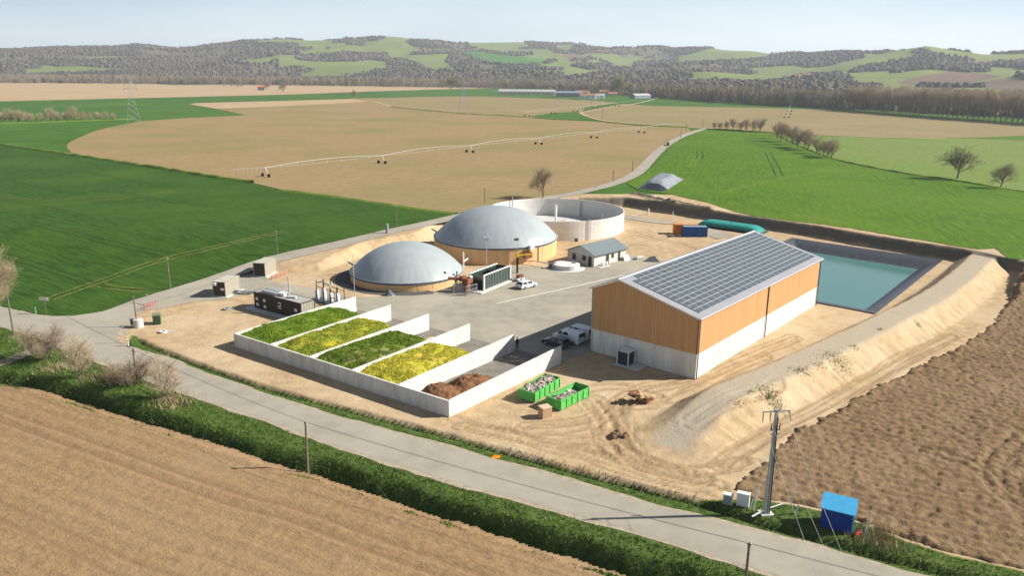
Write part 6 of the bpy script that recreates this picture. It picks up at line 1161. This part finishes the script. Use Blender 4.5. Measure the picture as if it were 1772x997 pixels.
# lattice pylons
def pylon(px, py, h, label):
    p = at(px, py); t = thing('lattice_pylon', label, 'pylon', p, R(25)); b = h * .12; g = M['steel_grey']; r_ = .075
    def w_at(z): return b * (1 - z / (h * .78)) + .55 if z < h * .72 else .55
    for sx in (-1, 1):
        for sy in (-1, 1): part('leg', MB().path([(sx * w_at(z), sy * w_at(z), z) for z in np.linspace(0, h * .74, 5)] + [(sx * .4, sy * .4, h)], r_, 4), g, t)
    mb = MB(); zs = [0, .16, .3, .42, .53, .62, .70, .78, .86, .94, 1.0]
    for a, c in zip(zs[:-1], zs[1:]):
        wa, wc = w_at(a * h), w_at(c * h)
        for s in (-1, 1): mb.tube((-wa, s * wa, a * h), (wc, s * wc, c * h), .045, n=4).tube((wa, s * wa, a * h), (-wc, s * wc, c * h), .045, n=4).tube((s * wa, -wa, a * h), (s * wc, wc, c * h), .045, n=4).tube((s * wa, wa, a * h), (s * wc, -wc, c * h), .045, n=4)
    part('bracing', mb, g, t)
    for z, ln in ((.74, 4.2), (.86, 3.4)):
        for s in (-1, 1): part('crossarm', MB().tube((0, .4, z * h), (s * ln, 0, z * h + .4), .1, n=4).tube((0, -.4, z * h), (s * ln, 0, z * h + .4), .1, n=4).tube((0, 0, z * h + 1.6), (s * ln, 0, z * h + .4), .08, n=4), g, t); part('insulator', MB().tube((s * ln, 0, z * h + .3), (s * ln, 0, z * h - 1.5), .12, n=6), M['dark_band'], t)
    return p
pylon(232, 211, 31, 'tall steel lattice pylon at the tip of the tilled field'); pylon(802, 198, 30, 'slender steel lattice pylon on the farm track')
# centre pivot irrigators
def irrigator(label, towers, start, end, hh=3.3):
    pts = [np.array([*G(*q), 0]) for q in towers]; p0 = pts[0]; z0 = float(nat(p0[1], p0[0])); t = thing('pivot_irrigator', label, 'irrigator', (p0[0], p0[1], z0)); L = [p - p0 for p in pts]
    s_, e_2 = np.array([*G(*start), 0]) - p0, np.array([*G(*end), 0]) - p0; chain = [s_] + L + [e_2]; g = M['white_metal']
    for i, (a, c) in enumerate(zip(chain[:-1], chain[1:])):
        n = 8; bow = 1.0 if 0 < i < len(chain) - 1 else .2; pp = [tuple(a + (c - a) * k / n + np.array([0, 0, hh + bow * 4 * (k / n) * (1 - k / n)])) for k in range(n + 1)]
        sp = part('span_pipe', MB().path(pp, .065, 6), M['steel_grey'], t)
        if 0 < i < len(chain) - 2: part('truss', MB().path([tuple(a + (c - a) * k / n + np.array([0, 0, hh - .05 - .9 * 4 * (k / n) * (1 - k / n) * .25])) for k in range(n + 1)], .035, 4), M['galv'], sp)
        dr = MB()
        for k in range(1, n): q = pp[k]; dr.tube(q, (q[0], q[1], q[2] - 1.6), .03, n=4)
        part('drop_hoses', dr, M['galv'], sp)
    for i, l in enumerate(L):
        a, c = chain[i], chain[i + 2]; d = (c - a); d /= np.linalg.norm(d) + 1e-9; nrm = np.array([-d[1], d[0], 0]); w1, w2 = l + nrm * 2.0, l - nrm * 2.0
        part('tower_frame', MB().tube(tuple(w1 + [0, 0, .6]), tuple(l + [0, 0, hh]), .08, n=6).tube(tuple(w2 + [0, 0, .6]), tuple(l + [0, 0, hh]), .08, n=6).tube(tuple(w1 + [0, 0, .6]), tuple(w2 + [0, 0, .6]), .08, n=6), M['galv'], t)
        for w_ in (w1, w2): part('wheel', MB().tube(tuple(w_ - d * .2 + [0, 0, .64]), tuple(w_ + d * .2 + [0, 0, .64]), .64, n=14), M['tyre'], t)
    return t
irrigator('long centre pivot irrigator arched across the big tilled field', [(460, 306), (661, 283), (813, 264), (932, 250), (1028, 239), (1110, 230)], (398, 311), (1180, 223)); irrigator('smaller distant pivot irrigator near the green patch', [(912, 201), (957, 196.5), (996, 193), (1030, 188), (1068, 184)], (903, 202), (1113, 179), 4.0); irrigator('irrigator seen end-on in the brown field before the poplars', [(1361, 204), (1364, 198), (1366, 193)], (1360, 208), (1368, 189), 4.0)

# ================================================================== GRASS AND WEEDS
def scatter_in(poly, n, seed):
    r = np.random.default_rng(seed); lo, hi = poly.min(0), poly.max(0); q = r.uniform(lo, hi, (n * 4, 2)); q = q[inside(q, poly)]; return q[:n]
def tufts(name, label, q, hmin, hmax, wd, m, seed, cat='grass', spread=.7):
    z = np.interp(0, [0], [0]) + site_z(q); V, F = blades(np.column_stack([q, z - .02]), 0, hmin, hmax, wd, seed, spread); o = link(name, big_mesh(name, V, F, m)); return tag(o, label, cat, kind='stuff')
q = scatter_in(ga, 142000, 1); d_, sg_, _ = seg_dist(q, ditch_low); rl, _, _ = seg_dist(q, road_low); q = q[(rl > .7) & (fbm(q[:, 0] * .5, q[:, 1] * .5, 160) > .30)]
tufts('ditch_grass', 'tall rank grass filling the ditch below the road', q, .07, .32, .045, M['blade'], 2)
q = resample(field_bl, .02); q = q + np.random.default_rng(16).normal(0, .38, q.shape); tufts('field_edge_grass', 'ragged grass along the edge of the harrowed field', q, .08, .3, .05, M['blade'], 17)
q = scatter_in(gb, 60000, 3); rl, _, _ = seg_dist(q, road_up); du_, _, _ = seg_dist(q, ditch_up); q = q[(rl > .6) & (fbm(q[:, 0] * .6, q[:, 1] * .6, 161) > .30)]; tufts('verge_grass', 'short tufted grass on the verge between road and site', q, .06, .24, .04, M['blade'], 4)
q = ditch_up[ditch_up[:, 0] > -2]; q = resample(q, .05); q = q + np.random.default_rng(6).normal(0, .45, q.shape); tufts('ditch_weeds', 'dark weeds lining the narrow ditch beside the site', q, .15, .55, .05, rand_tint(mat('dark_weed', (.045, .05, .022), .9, .2, .7), .4), 7)
bw = []
rg = np.random.default_rng(9)
for px, py, n, s in ((1338, 688, 520, 1.6), (1450, 628, 420, 2.2), (1385, 650, 110, 1.3), (1420, 640, 60, .9), (1300, 690, 40, .8), (1275, 705, 40, .7), (1478, 608, 60, .7), (1588, 560, 40, .5), (1420, 588, 25, .4), (1522, 578, 25, .4)):
    c_ = G(px, py, 1.6); bw.append(c_ + rg.normal(0, s * .55, (n, 2)))
tufts('bank_weeds', 'green weeds growing in patches on the bank slope', np.vstack(bw), .08, .34, .045, M['weed'], 11, 'weeds')
q = np.vstack([G(px, py, 0) + rg.normal(0, 1.1, (260, 2)) for px, py in ((1520, 930), (1535, 940), (1505, 935), (300, 690), (305, 700), (290, 695), (90, 640), (165, 655))]); tufts('dry_stalks', 'dry straw coloured stalks at the field corner and under the shrubs', q, .3, .9, .03, M['dry_grass'], 13)
# ================================================================== HAZE
hz = MB().box((0, 3600, 140), (15500, 9400, 330)); hm_ = bpy.data.materials.new('haze_air'); hm_.use_nodes = True; nt = hm_.node_tree; nt.nodes.clear()
pv = nt.nodes.new('ShaderNodeVolumePrincipled'); pv.inputs['Color'].default_value = (.82, .90, 1.0, 1); pv.inputs['Density'].default_value = 0.000115; pv.inputs['Anisotropy'].default_value = .2
ot = nt.nodes.new('ShaderNodeOutputMaterial'); nt.links.new(pv.outputs[0], ot.inputs['Volume'])
o = link('haze', hz.mesh('haze', hm_)); o['kind'] = 'stuff'; o['label'] = 'pale blue haze lying over the valley and hills'
